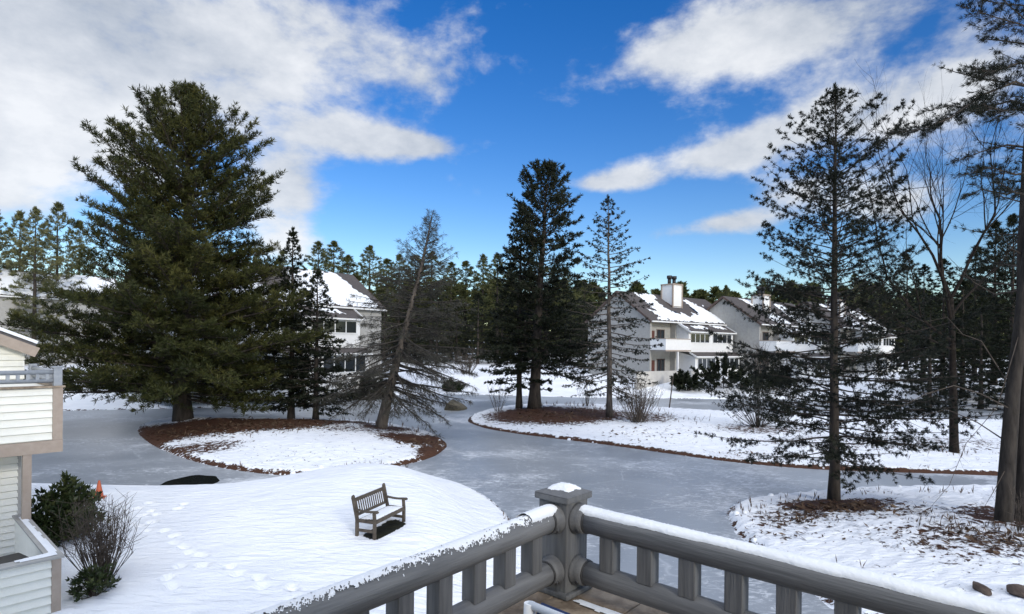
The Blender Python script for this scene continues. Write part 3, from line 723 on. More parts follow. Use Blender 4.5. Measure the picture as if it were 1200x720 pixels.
def far_wood():
    T = conifer(141, 16, [(.02, 3.6), (.3, 3.8), (.6, 3.2), (.85, 1.8), (1, .4)], .02, 60, [(0, -.1), (.5, .1), (1, .9)], [(0, .2), (1, .2)], .3, dens=1.5, tl=.42, tmin=.8, tmax=2.0, sp=.8, up=.2, start=.15)
    V2, F2, T2 = T.needles(K=5, ln=1.2, w=.42, spread=.8); r = np.random.RandomState(9); VV, FF, TI = [], [], []; n = 0
    for x in np.arange(-175, 215, 4.6):
        for y in (146, 153):
            x_, y_ = x + r.normal(0, 1), y + r.normal(0, 2); sc = r.uniform(.85, 1.15); a = r.uniform(0, 6.28); c_, s2 = math.cos(a), math.sin(a)
            VV.append(np.stack([(V2[:, 0] * c_ - V2[:, 1] * s2) * sc + x_, (V2[:, 0] * s2 + V2[:, 1] * c_) * sc + y_, V2[:, 2] * sc + gz(x_, y_)], 1)); FF.append(F2 + n); n += len(V2); TI.append(T2)
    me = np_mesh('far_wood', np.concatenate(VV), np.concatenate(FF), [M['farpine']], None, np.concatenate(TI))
    tag(link('far_wood', me), 'unbroken dark wood closing the view behind the far treeline', 'wood', kind='stuff')
far_wood()

# ---- shrubs
def leafy(seed, n, size, K, ln, w, spread, zc=.55):
    T = Tree(seed); r = T.r
    T.w.tube([(0, 0, -.15), (0, 0, size[2] * .35)], [.05, .03], 6)
    for i in range(n):
        az = r.uniform(0, 6.28); e = math.asin(r.uniform(.05, 1)); L = r.uniform(.7, 1.05)
        E = np.array([size[0] * math.cos(az) * math.cos(e), size[1] * math.sin(az) * math.cos(e), size[2] * (zc * .3 + (1 - zc * .3) * math.sin(e))]) * L
        Bp = np.array([E[0] * .12, E[1] * .12, 0.0]); Mid = Bp * .5 + E * .5 + np.array([0, 0, .12 * size[2]]) * r.uniform(-1, 1)
        T.path_branch([Bp, Mid, E], .014, dens=5 / max(.5, size[2]), tl=.35, tmin=.12, tmax=.5 * size[2], start=.35, drop=.05, sp=.13, up=.25, flat=.4)
    return T, dict(K=K, ln=ln, w=w, spread=spread)
def bare_shrub(name, p, h, wdt, n, label, seed, m='twig', cat='shrub', lean=0, rad=.008, group=None):
    r = np.random.RandomState(seed); mb = MB()
    for i in range(n):
        az = r.uniform(0, 6.28); sp = r.uniform(.1, 1) * wdt
        b = Vector((math.cos(az) * sp * .25, math.sin(az) * sp * .25, -.05)); t = Vector((math.cos(az) * sp + lean, math.sin(az) * sp, h * r.uniform(.55, 1.05)))
        mid = b.lerp(t, .5) + Vector(r.normal(0, .06 * h, 3)); mb.tube([b, mid, t], [rad, rad * .7, rad * .3], 3, cap=False)
        for j in range(5):
            u = r.uniform(.35, .95); q = (b.lerp(mid, u * 2) if u < .5 else mid.lerp(t, u * 2 - 1)); e = q + Vector((r.normal(0, .18) * h * .6, r.normal(0, .18) * h * .6, r.uniform(.05, .35) * h * .6))
            mb.tube([q, e], [rad * .5, rad * .2], 3, cap=False)
    o = mb.build(name, M[m], None, p); return tag(o, label, cat, group)
q = base(72, 632, .6)
T, nd = leafy(81, 85, (.78, .8, 1.50), 6, .17, .060, .95)
T.finish('rhododendron_shrub', base(70, 640, .6) + Vector((-.1, .3, 0)), M['bark'], M['rhodo'], 'rounded dark glossy evergreen bush beside the neighbouring balcony', 'shrub', nd=nd)
q2 = base(118, 690, .6)
bare_shrub('bare_shrub', q2 + Vector((-.2, 0.3, 0)), 1.65, .75, 110, 'leafless twiggy brown shrub in front of the glossy evergreen bush', 82, rad=.010)
T, nd = leafy(83, 22, (.42, .40, .50), 5, .13, .035, .95)
T.finish('low_evergreen_shrub', base(110, 700, .6), M['bark'], M['rhodo'], 'low olive green leafy bush at the foot of the leafless shrub', 'shrub', nd=nd)
bare_shrub('bare_shrub', base(748, 496), 2.9, 2.0, 90, 'wide leafless shrub right of the thin sparse spruce', 84, rad=.016)
bare_shrub('bare_shrub', base(584, 478), 2.3, 1.0, 22, 'small leafless shrub at the left tip of the centre island', 85, rad=.014)
bare_shrub('bare_shrub', base(688, 478), 2.2, 1.2, 24, 'small leafless shrub behind the straw between pine and thin spruce', 86, rad=.014)
q = base(888, 502); T, nd = leafy(87, 85, (2.9, 2.0, 3.9), 6, .17, .022, .8)
T.finish('spreading_evergreen_shrub', q, M['bark'], M['fir'], 'big spreading dark twiggy bush on the centre island left of the fir', 'shrub', nd=nd)
def far_shrub(px, py, w, h, label, seed, leaf='spruce', d=None):
    q = base(px, py, 1.4) if d is None else onground(px, d)
    T, nd = leafy(seed, 46, (w, w * .8, h), 6, .40, .14, .9); nd['K'] = 8
    return T.finish('evergreen_shrub', q, M['bark'], M[leaf], label, 'shrub', nd=nd)
far_shrub(0, 0, 2.0, 2.4, 'small dark bush in front of the white ground-floor windows of the nearest right-hand house', 88, d=66 + 1) .location = onground(806, 66.5)
far_shrub(0, 0, 4.0, 3.8, 'wide dark green bush at the right corner of the nearest right-hand house', 89, d=67).location = onground(848, 68)
far_shrub(0, 0, 3.2, 2.6, 'dark bush at the foot of the second right-hand house behind the fir', 90, d=67).location = onground(905, 68)
bare_shrub('bare_shrub', onground(548, 78), 3.4, 2.6, 60, 'reddish leafless shrub on the far snowy slope left of the centre island trees', 91, rad=.03)
bare_shrub('bare_shrub', onground(888, 73), 4.6, 2.4, 60, 'pale leafless shrub against the wall of the second right-hand house', 92, rad=.03, m='twig')
bare_shrub('bare_shrub', base(1195, 628), 1.2, .9, 30, 'low leafless brush at the foot of the right-edge pines', 93, rad=.008)
far_shrub(0, 0, 1.2, 1.3, 'square-topped olive hedge bush at the far shore behind the leaning tree', 94, d=60, leaf='rhodo').location = onground(531, 66)

for k, (px, d, w, h) in enumerate([(392, 57, 2.2, 3.0), (414, 59, 2.0, 2.4), (432, 58, 2.4, 3.4)]):
    far_shrub(0, 0, w, h, ['dark bush low in front of the left-hand white house, leftmost of three', 'dark bush low in front of the left-hand white house, middle of three', 'dark bush at the right corner of the left-hand white house'][k], 95 + k, d=d).location = onground(px, d)

# ---- dry weeds, seed heads and fallen sprays (uncountable)
def weeds():
    r = np.random.RandomState(7); V, F, ti = [], [], []
    spots = []
    def along(pxs, n, jx, jy, h):
        for _ in range(n):
            i = r.randint(len(pxs) - 1); t = r.rand(); a, b = pxs[i], pxs[i + 1]
            q = at(a[0] * (1 - t) + b[0] * t, a[1] * (1 - t) + b[1] * t, .3); spots.append((q.x + r.normal(0, jx), q.y + r.normal(0, jy), h * r.uniform(.4, 1.2)))
    along([(400, 497), (470, 500), (525, 520), (512, 533), (470, 543)], 150, .2, .25, .5)
    along([(165, 512), (215, 533), (310, 553), (420, 552), (500, 537)], 260, .25, .3, .30)
    along([(190, 505), (300, 515), (420, 505)], 90, .8, .8, .35)
    along([(640, 480), (720, 482), (800, 500)], 170, 1.2, 1.2, .6)
    along([(556, 498), (650, 511), (800, 530), (950, 546), (1160, 552)], 320, .3, .35, .35)
    along([(850, 545), (1000, 530), (1160, 530)], 160, 2.2, 1.2, .5)
    along([(860, 600), (880, 590), (1000, 578), (1160, 578)], 110, .3, .25, .35)
    along([(900, 605), (1000, 600), (1100, 610)], 90, .9, .6, .22)
    along([(1090, 625), (1150, 635), (1200, 640)], 110, .6, .6, .35)
    along([(985, 652), (990, 655), (1018, 672)], 7, .1, .15, .42)
    along([(590, 600), (605, 612)], 14, .06, .1, .25)
    for x, y, h in spots:
        z = gz(x, y)
        if r.rand() < .5: continue
        if z < .05: continue
        for _ in range(r.randint(2, 5)):
            a = r.uniform(0, 6.28); l = h * r.uniform(.6, 1); tip = np.array([x + math.cos(a) * l * r.uniform(.05, .55), y + math.sin(a) * l * .4, z + l * r.uniform(.5, 1)])
            b = np.array([x, y, z - .03]); s_ = np.array([math.sin(a), -math.cos(a), 0]) * (.007 + .0003 * y); m = b * .45 + tip * .55
            k = len(V); V += [b, m + s_, tip, m - s_]; F.append([k, k + 1, k + 2, k + 3]); ti.append(r.rand())
    me = np_mesh('dry_weeds', np.array(V), np.array(F), M['weed'], None, ti)
    tag(link('dry_weeds', me), 'brown dry weeds and grass stalks poking through the snow along the banks', 'weeds', kind='stuff')
    # fallen leafy sprays and leaves on the right bank
    V, F, ti = [], [], []
    for (px, py, rx, ry, n) in [(1130, 632, 1.6, 1.0, 420), (1190, 640, .9, .9, 260), (935, 600, 1.1, .7, 280), (980, 596, 2.0, .9, 260), (1060, 600, 2.0, .8, 160), (910, 612, .9, .6, 90), (235, 502, 4.5, 2.6, 900), (330, 500, 4.5, 2.4, 900), (500, 514, 1.6, 1.6, 300), (650, 487, 4.5, 3.5, 900), (980, 590, 1.6, .8, 500), (640, 492, 3, 2, 200), (760, 505, 3, 2, 200), (870, 525, 2, 1.4, 180), (1010, 620, 2.2, .6, 70)]:
        c = at(px, py, .55)
        for _ in range(n if n >= 300 and px not in (1130,) else int(n * .55)):
            x, y = c.x + r.normal(0, .55) * rx, c.y + r.normal(0, .55) * ry; z = gz(x, y)
            if z < .05: continue
            a = r.uniform(0, 6.28); l = r.uniform(.06, .22) * (1 + y * .012); d = np.array([math.cos(a), math.sin(a), r.normal(.1, .2)]) * l; s_ = np.array([-math.sin(a), math.cos(a), r.normal(0, .4)]) * l * .16
            b = np.array([x, y, z + .015]); k = len(V); V += [b, b + d * .5 + s_, b + d, b + d * .5 - s_]; F.append([k, k + 1, k + 2, k + 3]); ti.append(r.rand() * .7)
    me = np_mesh('fallen_needle_sprays', np.array(V), np.array(F), M['weed'], None, ti)
    tag(link('fallen_needle_sprays', me), 'fallen brown sprays and leaves scattered on the snow under the trees', 'leaf litter', kind='stuff')
weeds()
# snow clods along the bank edges
def clods():
    r = np.random.RandomState(17); mb = MB()
    def lump(x, y, z, s):
        n = 7; vs = [(x, y, z + s * .75)]
        for k in range(n): t = 6.283 * k / n; q = s * r.uniform(.75, 1.15); vs.append((x + q * math.cos(t) * .75, y + q * math.sin(t) * .75, z + s * .5))
        for k in range(n): t = 6.283 * k / n; q = s * r.uniform(.8, 1.2); vs.append((x + q * math.cos(t), y + q * math.sin(t), z - s * .3))
        fs = [(0, 1 + k, 1 + (k + 1) % n) for k in range(n)] + [(1 + k, 1 + n + k, 1 + n + (k + 1) % n, 1 + (k + 1) % n) for k in range(n)]
        mb.add(vs, fs, 0, True)
    for poly, n, lim in ((ISLE_A, 36, .30), (ISLE_B, 60, .30), (BANK_R, 90, .34)):
        for _ in range(n):
            i = r.randint(len(poly)); a, b = poly[i], poly[(i + 1) % len(poly)]; t = r.rand()
            x, y = lerp(a[0], b[0], t) + r.normal(0, .25), lerp(a[1], b[1], t) + r.normal(0, .25); z = gz(x, y)
            if z < .02 or y > 60: continue
            lump(x, y, z, .03 + .13 * r.rand() ** 2)
    tag(mb.build('snow_clods', M['snow_fine']), 'small clods of snow along the island edges', 'snow', kind='stuff')
clods()

# ------------------------------------------------------------------ far houses
def in_poly(x, y, poly): return poly_sd(np.asarray(x, float), np.asarray(y, float), poly)
def slab(mb, pts, th, mi=0):
    """a flat board: quad pts (top face) and thickness downwards along its normal"""
    P = [Vector(p) for p in pts]; n = (P[1] - P[0]).cross(P[-1] - P[0]).normalized()
    if n.z < 0: n = -n
    k = len(P); vs = P + [p - n * th for p in P]
    mb.add(vs, [tuple(range(k)), tuple(range(2 * k - 1, k - 1, -1))] + [(i, k + i, k + (i + 1) % k, (i + 1) % k) for i in range(k)], mi)
def snow_sheet(name, parent, o, du, dv, U, Vv, polys, step, th, seed, amp=.25):
    """ragged snow lying on a plane: o + u*du + v*dv, u in 0..U, v in 0..Vv (metres)"""
    nu, nv = max(2, int(U / step)), max(2, int(Vv / step)); rs = np.random.RandomState(seed)
    u, v = np.meshgrid(np.linspace(0, U, nu + 1), np.linspace(0, Vv, nv + 1))
    sd = np.maximum.reduce([in_poly(u, v, p) for p in polys])
    nz = sum(a * np.sin(k * (u * math.cos(t) + v * math.sin(t)) + f) for k, a, t, f in [(rs.uniform(1, 12), rs.uniform(.3, 1), rs.uniform(0, 6.28), rs.uniform(0, 6.28)) for _ in range(9)]) / 3
    sd = sd + amp * nz
    du, dv, o = np.array(du, float), np.array(dv, float), np.array(o, float); n = np.cross(du, dv); n /= np.linalg.norm(n)
    if n[2] < 0: n = -n
    P = o + u[..., None] * du + v[..., None] * dv + n * (np.clip(sd / .35, 0, 1) ** .5 * th + .004)[..., None]
    keep = sd > 0; q = keep[:-1, :-1] & keep[1:, :-1] & keep[:-1, 1:] & keep[1:, 1:]
    I = np.arange((nu + 1) * (nv + 1)).reshape(nv + 1, nu + 1)
    F = np.stack([I[:-1, :-1][q], I[:-1, 1:][q], I[1:, 1:][q], I[1:, :-1][q]], 1)
    if not len(F): return
    link(name, np_mesh(name, P.reshape(-1, 3), F, M['snow'], smooth=True), parent)

def solve_t(F, dirv, px):
    """distance along dirv from F (x,y) until picture column px"""
    k = (px - CX) / FPX
    return (k * F.y - F.x) / (dirv[0] - k * dirv[1])
def window(root, x0, x1, z0, z1, y, n, frame='whitetrim', fw=.09):
    """a row of n panes in the plane y (facing -y)"""
    mb = MB(); g = MB(); w = (x1 - x0) / n
    mb.box(x0 - fw, x1 + fw, y - .06, y + .02, z1, z1 + fw); mb.box(x0 - fw, x1 + fw, y - .09, y + .02, z0 - fw, z0)
    for i in range(n + 1):
        mb.box(x0 + i * w - fw / 2, x0 + i * w + fw / 2, y - .06, y + .02, z0, z1)
    wd = mb.build('window', M[frame], root)
    for i in range(n): g.box(x0 + i * w + fw / 2, x0 + (i + 1) * w - fw / 2, y - .02, y + .01, z0, z1)
    g.build('pane', M['glass'], wd)
ANG = math.atan2(.62, .78)
def row_house(F, ang, W, D, zb, ze, zr, label, cat='house', seed=1, chup=1.35, chim=(9.2, .30), full=True, snowpolys=None, group=None, sc=1.0, wallm='white', chimw=1.5):
    """F: front left corner on the ground; facade along local +x, back along local +y"""
    root = empty('townhouse', (F.x, F.y, 0), ang, label, cat, group)
    zm = zb + (ze - zb) * .5; h = D / 2
    rx0 = .35; rx1 = min(5.2, W * .28); ry = .8
    mb = MB()
    mb.prism([(0, 0), (rx0, 0), (rx0, ry), (rx1, ry), (rx1, 0), (W, 0), (W, D), (0, D)], 'z', zb - .8, ze - .02)
    for x0, x1 in ((0, .22), (W - .22, W)):
        mb.prism([(.02, ze - .02), (D - .02, ze - .02), (h, zr - .22)], 'x', x0, x1)
    mb.build('wall', M['stucco'], root)
    # panel seams on the gable wall
    mb = MB()
    for k in range(1, 6): mb.box(-.02, 0, D * k / 6 - .02, D * k / 6 + .02, zb, ze + min(k, 6 - k) / 3 * (zr - ze) * .8 - .3)
    mb.box(-.025, 0, .1, D - .1, zm - .05, zm + .05)
    mb.build('wall_batten', M['stucco'], root)
    ov = .45; sl = (zr - ze) / h; rf = MB()
    slab(rf, [(-.35, -ov, ze - ov * sl + .12), (W + .35, -ov, ze - ov * sl + .12), (W + .35, h, zr + .12), (-.35, h, zr + .12)], .22)
    slab(rf, [(-.35, h + .001, zr + .12), (W + .35, h + .001, zr + .12), (W + .35, D + ov, ze - ov * sl + .12), (-.35, D + ov, ze - ov * sl + .12)], .22)
    roof = rf.build('roof', M['shingle'], root)
    for x in (-.40, W + .36):
        for y_ in (-ov - .02, D + ov):
            tr = MB(); tr.bar((x + .02, y_, ze - ov * sl - .02), (x + .02, h, zr - .02), .06, .26); tr.build('rake_board', M['brown'], roof)
    g = MB(); g.box(-.3, W + .3, -ov - .14, -ov - .005, ze - ov * sl - .06, ze - ov * sl + .10); g.build('gutter', M['whitetrim'], roof)
    Ls = math.hypot(h + ov, (h + ov) * sl); dv = (0, -(h + ov) / Ls, -(h + ov) * sl / Ls)
    if snowpolys:
        snow_sheet('roof_snow', roof, (0, h, zr + .12), (1, 0, 0), dv, W, Ls - .05, [[(a * W / 20, b * Ls) for a, b in p] for p in snowpolys], .11, .12, seed)
    # skylights
    for (a, b) in ((13.3, .42), (6.9, .62)):
        c = Vector((a * W / 20, h, zr + .14)) + Vector(dv) * (b * Ls); s = MB()
        slab(s, [c + Vector((-.6, 0, .06)), c + Vector((.6, 0, .06)), c + Vector((.6, 0, .06)) + Vector(dv) * 1.6, c + Vector((-.6, 0, .06)) + Vector(dv) * 1.6], .12)
        s.build('skylight', M['glass'], roof)
    if chim:
        cx, cv = chim; c = Vector((cx, h, zr)) + Vector(dv) * (cv * Ls); cw = chimw
        m2 = MB(); m2.box(c.x - cw / 2, c.x + cw / 2, c.y - cw * .45, c.y + cw * .45, c.z - 1.2, zr + chup)
        ch = m2.build('chimney', M['white'], roof)
        m2 = MB()
        for sx in (-1, 1):
            for sy in (-1, 1):
                x, y = c.x + sx * cw / 2, c.y + sy * cw * .45; m2.box(x - .09, x + .09, y - .09, y + .09, c.z - 1.1, zr + chup - .01)
        m2.box(c.x - cw / 2 - .12, c.x + cw / 2 + .12, c.y - cw * .45 - .12, c.y + cw * .45 + .12, zr + chup, zr + chup + .17)
        m2.build('chimney_trim', M['tan'], ch)
        for dx in (-.58, .50):
            m2 = MB(); m2.tube([(c.x + dx, c.y, zr + chup + .15), (c.x + dx, c.y, zr + chup + .9)], .24, 10); m2.tube([(c.x + dx, c.y, zr + chup + .93), (c.x + dx, c.y, zr + chup + 1.35)], .36, 10); m2.build('flue', M['black'], ch)
        m2 = MB(); slab(m2, [c + Vector((-cw / 2 - .2, .1, .25)), c + Vector((cw / 2 + .2, .1, .25)), c + Vector((cw / 2 + .2, -1, -.42)), c + Vector((-cw / 2 - .2, -1, -.42))], .06); m2.build('flashing', M['brown'], ch)
    if not full: return root
    # recess: door and window on both storeys
    window(root, 2.4, 3.9, zm + .95, zm + 2.45, ry, 2, 'brown')
    d = MB(); d.box(.95, 1.85, ry - .06, ry + .02, zm + .15, zm + 2.35); d.build('door', M['door'], root)
    window(root, 2.5, 4.0, zb + .9, zb + 2.4, ry, 2, 'brown')
    d = MB(); d.box(1.0, 1.95, ry - .06, ry + .02, zb + .05, zb + 2.3); d.build('door', M['door'], root)
    # balcony
    b = MB(); by = -2.4; b.box(0, rx1, by, -.02, zm - .10, zm + .12); b.box(.10, rx1, by, by + .12, zm + .12, zm + 1.25); b.box(0, .098, by, -.02, zm + .12, zm + 1.25)
    ba = b.build('balcony', [M['white']], root)
    b = MB(); b.box(-.06, rx1 + .04, by - .06, by + .18, zm + 1.25, zm + 1.33); b.box(-.06, .16, by + .18, -.02, zm + 1.25, zm + 1.33); b.box(-.03, rx1, by - .04, by + .10, zm - .28, zm - .10); b.build('balcony_trim', M['tan'], ba)
    p = MB(); p.box(2.55, 2.75, by + .05, by + .25, zb - .6, zm - .1); p.build('post', M['white'], ba)
    # upper bay with its own shed roof
    x0, x1, yb = rx1 + .25, W * .80, -1.9
    b = MB(); b.prism([(0.0, zm - .35), (yb, zm - .35), (yb, ze - 1.55), (0.0, ze - .35)], 'x', x0, x1); bay = b.build('upper_bay', M['white'], root)
    b = MB(); slab(b, [(x0 - .25, .15, ze - .12), (x1 + .25, .15, ze - .12), (x1 + .25, yb - .35, ze - 1.42), (x0 - .25, yb - .35, ze - 1.42)], .16); br = b.build('bay_roof', M['shingle'], bay)
    b = MB()
    for x in (x0 - .28, x1 + .28): b.bar((x, .0, ze - .16), (x, yb - .40, ze - 1.50), .07, .24)
    b.box(x0 - .3, x1 + .3, yb - .46, yb - .36, ze - 1.60, ze - 1.44); b.build('bay_trim', M['whitetrim'], bay)
    Lb = math.hypot(-yb + .5, 1.3); snow_sheet('roof_snow', br, (x0, .15, ze - .12), (1, 0, 0), (0, (yb - .5) / Lb, -1.3 / Lb), x1 - x0, Lb, [[(1.5, 1.2), (4.5, 1.0), (5.5, 1.9), (2, 2.0)], [(6.5, .7), (9.5, .9), (9.8, 1.8), (7, 1.6)], [(-.2, .2), (.6, .4), (.5, 2.2), (-.3, 2.2)]], .10, .08, seed + 5, .18)
    wz0, wz1 = ze - 2.85, ze - 1.75
    w = x1 - x0
    window(root, x0 + .35, x0 + w * .44, wz0, wz1, yb - .005, 4); window(root, x0 + w * .52, x1 - .45, wz0, wz1, yb - .005, 4)
    # ground-floor sunroom
    ys = -2.7
    b = MB(); b.prism([(-.02, zb - .8), (ys, zb - .8), (ys, zm - .95), (-.02, zm - .36)], 'x', x0 + .3, x1 + .5); sr = b.build('sunroom', M['white'], root)
    b = MB(); slab(b, [(x0 + .1, yb - .02, zm - .36), (x1 + .7, yb - .02, zm - .36), (x1 + .7, ys - .35, zm - .90), (x0 + .1, ys - .35, zm - .90)], .12); b.build('sunroom_roof', M['shingle'], sr)
    b = MB(); b.box(x0 + .1, x1 + .7, ys - .44, ys - .355, zm - 1.06, zm - .88); b.bar((x0 + .08, yb - .1, zm - .42), (x0 + .08, ys - .4, zm - .98), .06, .2); b.build('sunroom_trim', M['whitetrim'], sr)
    window(root, x0 + .8, x0 + w * .46, zb + 1.25, zm - 1.2, ys - .005, 4); window(root, x0 + w * .58, x1 + .1, zb + 1.25, zm - 1.2, ys - .005, 4)
    return root

SNOW_A = [[(3.2, .03), (7.2, .03), (7.0, .14), (5.9, .30), (6.1, .62), (8, .72), (8.6, .66), (9.4, .78), (10.6, .76), (11.4, .64), (12.2, .70), (13.0, .60), (13.0, .10), (14.6, .12), (15.6, .36), (17.0, .62), (18.6, .96), (19.2, 1.0), (.9, 1.0), (1.0, .93), (2.2, .86), (1.7, .62), (3.3, .70), (3.0, .50)],
          [(16.6, .26), (17.2, .26), (17.3, .34), (16.7, .34)], [(17.3, .46), (18.0, .44), (18.9, .78), (18.4, .80)]]
SNOW_B = [[(3.0, .06), (6.8, .05), (8.2, .42), (9.0, .95), (4.6, .97), (4.0, .70), (5.2, .66), (4.6, .4)], [(12.5, .12), (15, .14), (16.5, .5), (17, .97), (12, .97), (11.6, .55)], [(17, .2), (18, .2), (18.6, .6), (18, .6)]]
SNOW_C = [[(2.5, .1), (6.0, .1), (7, .6), (7.5, .97), (1.5, .97), (3, .5)], [(9.5, .3), (12, .32), (13, .97), (9, .97)], [(14.5, .1), (16.4, .1), (17.5, .97), (15, .97)]]
U = Vector((math.cos(ANG), math.sin(ANG))); Vb = Vector((-math.sin(ANG), math.cos(ANG)))
F2 = atd(762, 376, 73); F2 = Vector((F2.x, F2.y))
W2 = solve_t(F2, U, 862); D2 = solve_t(F2, Vb, 689)
ze2 = EYE - ray(762, 374)[1] * F2.y; Pr = F2 + Vb * D2 / 2; zr2 = EYE - ray(722, 341)[1] * Pr.y
zb2 = 1.5
row_house(F2, ANG, W2, D2, zb2, ze2, zr2 - .1, 'nearest right-hand grey and white townhouse with snow-patched brown roof and tall chimney', seed=3, snowpolys=SNOW_A, chim=(W2 * .47, .30), chimw=2.1)
F3 = atd(890, 378, 79); F3 = Vector((F3.x, F3.y))
row_house(F3, ANG, W2, D2, zb2, ze2, zr2 - .1, 'second right-hand townhouse, its snow-patched roof and chimney partly behind the fir', seed=4, snowpolys=SNOW_B, chim=(W2 * .30, .40), chimw=1.9, chup=.35)
F4 = atd(985, 380, 86); F4 = Vector((F4.x, F4.y))
row_house(F4, ANG, W2, D2, zb2, ze2, zr2 - .1, 'farthest right-hand townhouse, its roof and chimney seen to the right of the fir trunk', seed=6, snowpolys=SNOW_B, chim=(W2 * .30, .40), chimw=1.9, chup=.35)
# left-hand house behind the leaning tree: only its right end shows
ANL = math.atan2(.78, .62); UL = Vector((math.cos(ANL), math.sin(ANL)))
FE = atd(447, 361, 63); zeL = EYE - ray(447, 361)[1] * 63; FL = Vector((FE.x, FE.y)) - UL * 21
SNOW_L = [[(3, .05), (8, .05), (9, .4), (8, .6), (11, .66), (12, .10), (16.2, .02), (18.2, .02), (18.6, .45), (19.7, .9), (19.8, 1.0), (.5, 1.0), (2, .6)]]
row_house(FL, ANL, 21, 11.5, 1.5, zeL, zeL + 3.9, 'white townhouse with snowy roof at the left, half hidden behind the pair of spruces', seed=8, snowpolys=SNOW_L, chim=None)
FQ = atd(128, 352, 84); zeQ = EYE - ray(120, 352)[1] * 84
row_house(Vector((FQ.x, FQ.y)) - UL * 18, ANL, 20, 11, 1.5, zeQ, zeQ + 3.6, 'house with white snowy roof glimpsed behind the left side of the huge pine', seed=9, snowpolys=[[(-.5, 0), (20.5, 0), (20.5, 1), (-.5, 1)]], chim=None, full=False)
# garden wall in front of the nearest right-hand house
root = empty('garden_wall', (F2.x, F2.y, 0), ANG, 'low pale garden wall with rounded end in front of the nearest right-hand house', 'wall')
mb = MB(); arc = [(1.2 + 1.5 * math.cos(t), zb2 - .1 + 1.25 * math.sin(t)) for t in np.linspace(0, math.pi / 2, 9)]
mb.prism([(2.7, zb2 - 1.2)] + arc + [(-6.5, zb2 + 1.15), (-6.5, zb2 - 1.2)], 'y', -3.3, -2.95); mb.box(3.9, 5.2, -3.4, -3.0, zb2 - 1.2, zb2 + 1.05)
mb.build('wall', M['stone'], root)
mb = MB(); q0, q1 = onground(742, 70), onground(803, 71.5)
mb.bar(q0 + Vector((0, 0, .1)), q1 + Vector((0, 0, .1)), .25, .3); tag(mb.build('timber_edging', M['edging']), 'dark timber edging lying in the snow in front of the garden wall', 'edging')
# thin pole leaning in the ice edge
q = base(784, 477); tpv = atd(789, 441, q.y + .3); mb = MB(); mb.tube([q - Vector((0, 0, .2)), tpv], [.06, .045], 6)
tag(mb.build('marker_pole', M['edging']), 'thin dark pole leaning at the edge of the centre island right of the leafless shrub', 'pole')

# ------------------------------------------------------------------ rocks and cone
def rock(name, p, sx, sy, sz, seed, m, label, snow=False):
    import bmesh
    r = np.random.RandomState(seed); bm = bmesh.new(); bmesh.ops.create_icosphere(bm, subdivisions=3, radius=1)
    cuts = [(Vector(r.normal(0, 1, 3)).normalized(), r.uniform(.42, .72)) for _ in range(11)]
    for v in bm.verts:
        for n, d in cuts:
            k = v.co.dot(n)
            if k > d: v.co -= n * (k - d) * .9
        v.co += Vector(r.normal(0, .012, 3)); v.co = Vector((v.co.x * sx, v.co.y * sy, v.co.z * sz))
    me = bpy.data.meshes.new(name); bm.to_mesh(me); bm.free(); me.materials.append(m)
    return tag(link(name, me, None, p, r.uniform(0, 6)), label, 'rock')
q = base(1147, 684, .6); rock('rock', q + Vector((0, 0, .03)), .30, .17, .13, 5, M['rock'], 'small flat brown rock on the snow, left of the two at lower right')
q = base(1192, 690, .6); rock('rock', q + Vector((.02, 0, .05)), .34, .24, .18, 9, M['rock'], 'larger brown rock at the right edge, right of the two at lower right')
q = at(530, 481); rock('boulder', q + Vector((0, .5, .25)), 1.75, 1.0, .85, 12, M['rockmoss'], 'mossy brown boulder in the ice left of the centre island')
q = onground(117, 18.0); q = base(116, 583, .62)
root = empty('traffic_cone', q, .4, 'faded orange traffic cone standing in snow by the ice', 'cone')
mb = MB(); mb.tube([(0, 0, .02), (0, 0, .04), (0, 0, .50), (0, 0, .54)], [.13, .125, .035, .028], 16); mb.build('cone_body', M['cone'], root)
mb = MB(); mb.box(-.17, .17, -.17, .17, -.06, .022); mb.build('base_plate', M['cone'], root, bevel=.01)

# ------------------------------------------------------------------ bench
fl, fr = at(438, 626, .93), at(474, 607, .93)
dv = (fr - fl).normalized(); bl = 1.42
yb = Vector((-dv.y, dv.x, 0)); bo = (fl + fr) / 2; gb = gz(bo.x + yb.x * .25, bo.y + yb.y * .25)
root = empty('park_bench', (bo.x, bo.y, gb - .02), math.atan2(dv.y, dv.x), 'weathered wooden slatted bench on the snowy mound', 'bench')
hw = bl / 2
for sx in (-1, 1):
    x = sx * (hw - .035)
    mb = MB(); mb.box(x - .035, x + .035, -.035, .035, -.25, .40); mb.bar((x, 0, .40), (x, .02, .60), .06, .07); mb.build('leg', M['teak'], root, bevel=.006)
    mb = MB(); mb.bar((x, .50, -.25), (x, .50, .42), .07, .07); mb.bar((x, .50, .40), (x, .62, .90), .07, .07)
    mb.prism([(.58, .88), (.66, .88), (.655, .95), (.625, .985), (.595, .95)], 'x', x - .035, x + .035); mb.build('rear_leg', M['teak'], root, bevel=.006)
    mb = MB()
    prof = [(-.09, .60), (-.09, .635), (-.05, .655), (.06, .645), (.2, .63), (.35, .635), (.56, .655), (.555, .62), (.35, .60), (.2, .595), (.05, .605), (-.03, .60)]
    mb.prism(prof, 'x', x - .045, x + .045); mb.build('armrest', M['teak'], root, bevel=.006)
    mb = MB(); mb.box(x - .025, x + .025, .036, .465, .12, .18); mb.box(x - .025, x + .025, .036, .465, .34, .41); mb.build('side_rail', M['teak'], root)
mb = MB(); mb.box(-hw + .07, hw - .07, -.03, .01, .33, .41); mb.build('apron', M['teak'], root)
mb = MB()
for i in range(6): y = -.03 + i * .085; mb.box(-hw + .072, hw - .072, y, y + .07, .412 - .006 * i, .434 - .006 * i)
seat = mb.build('seat', M['teak'], root)
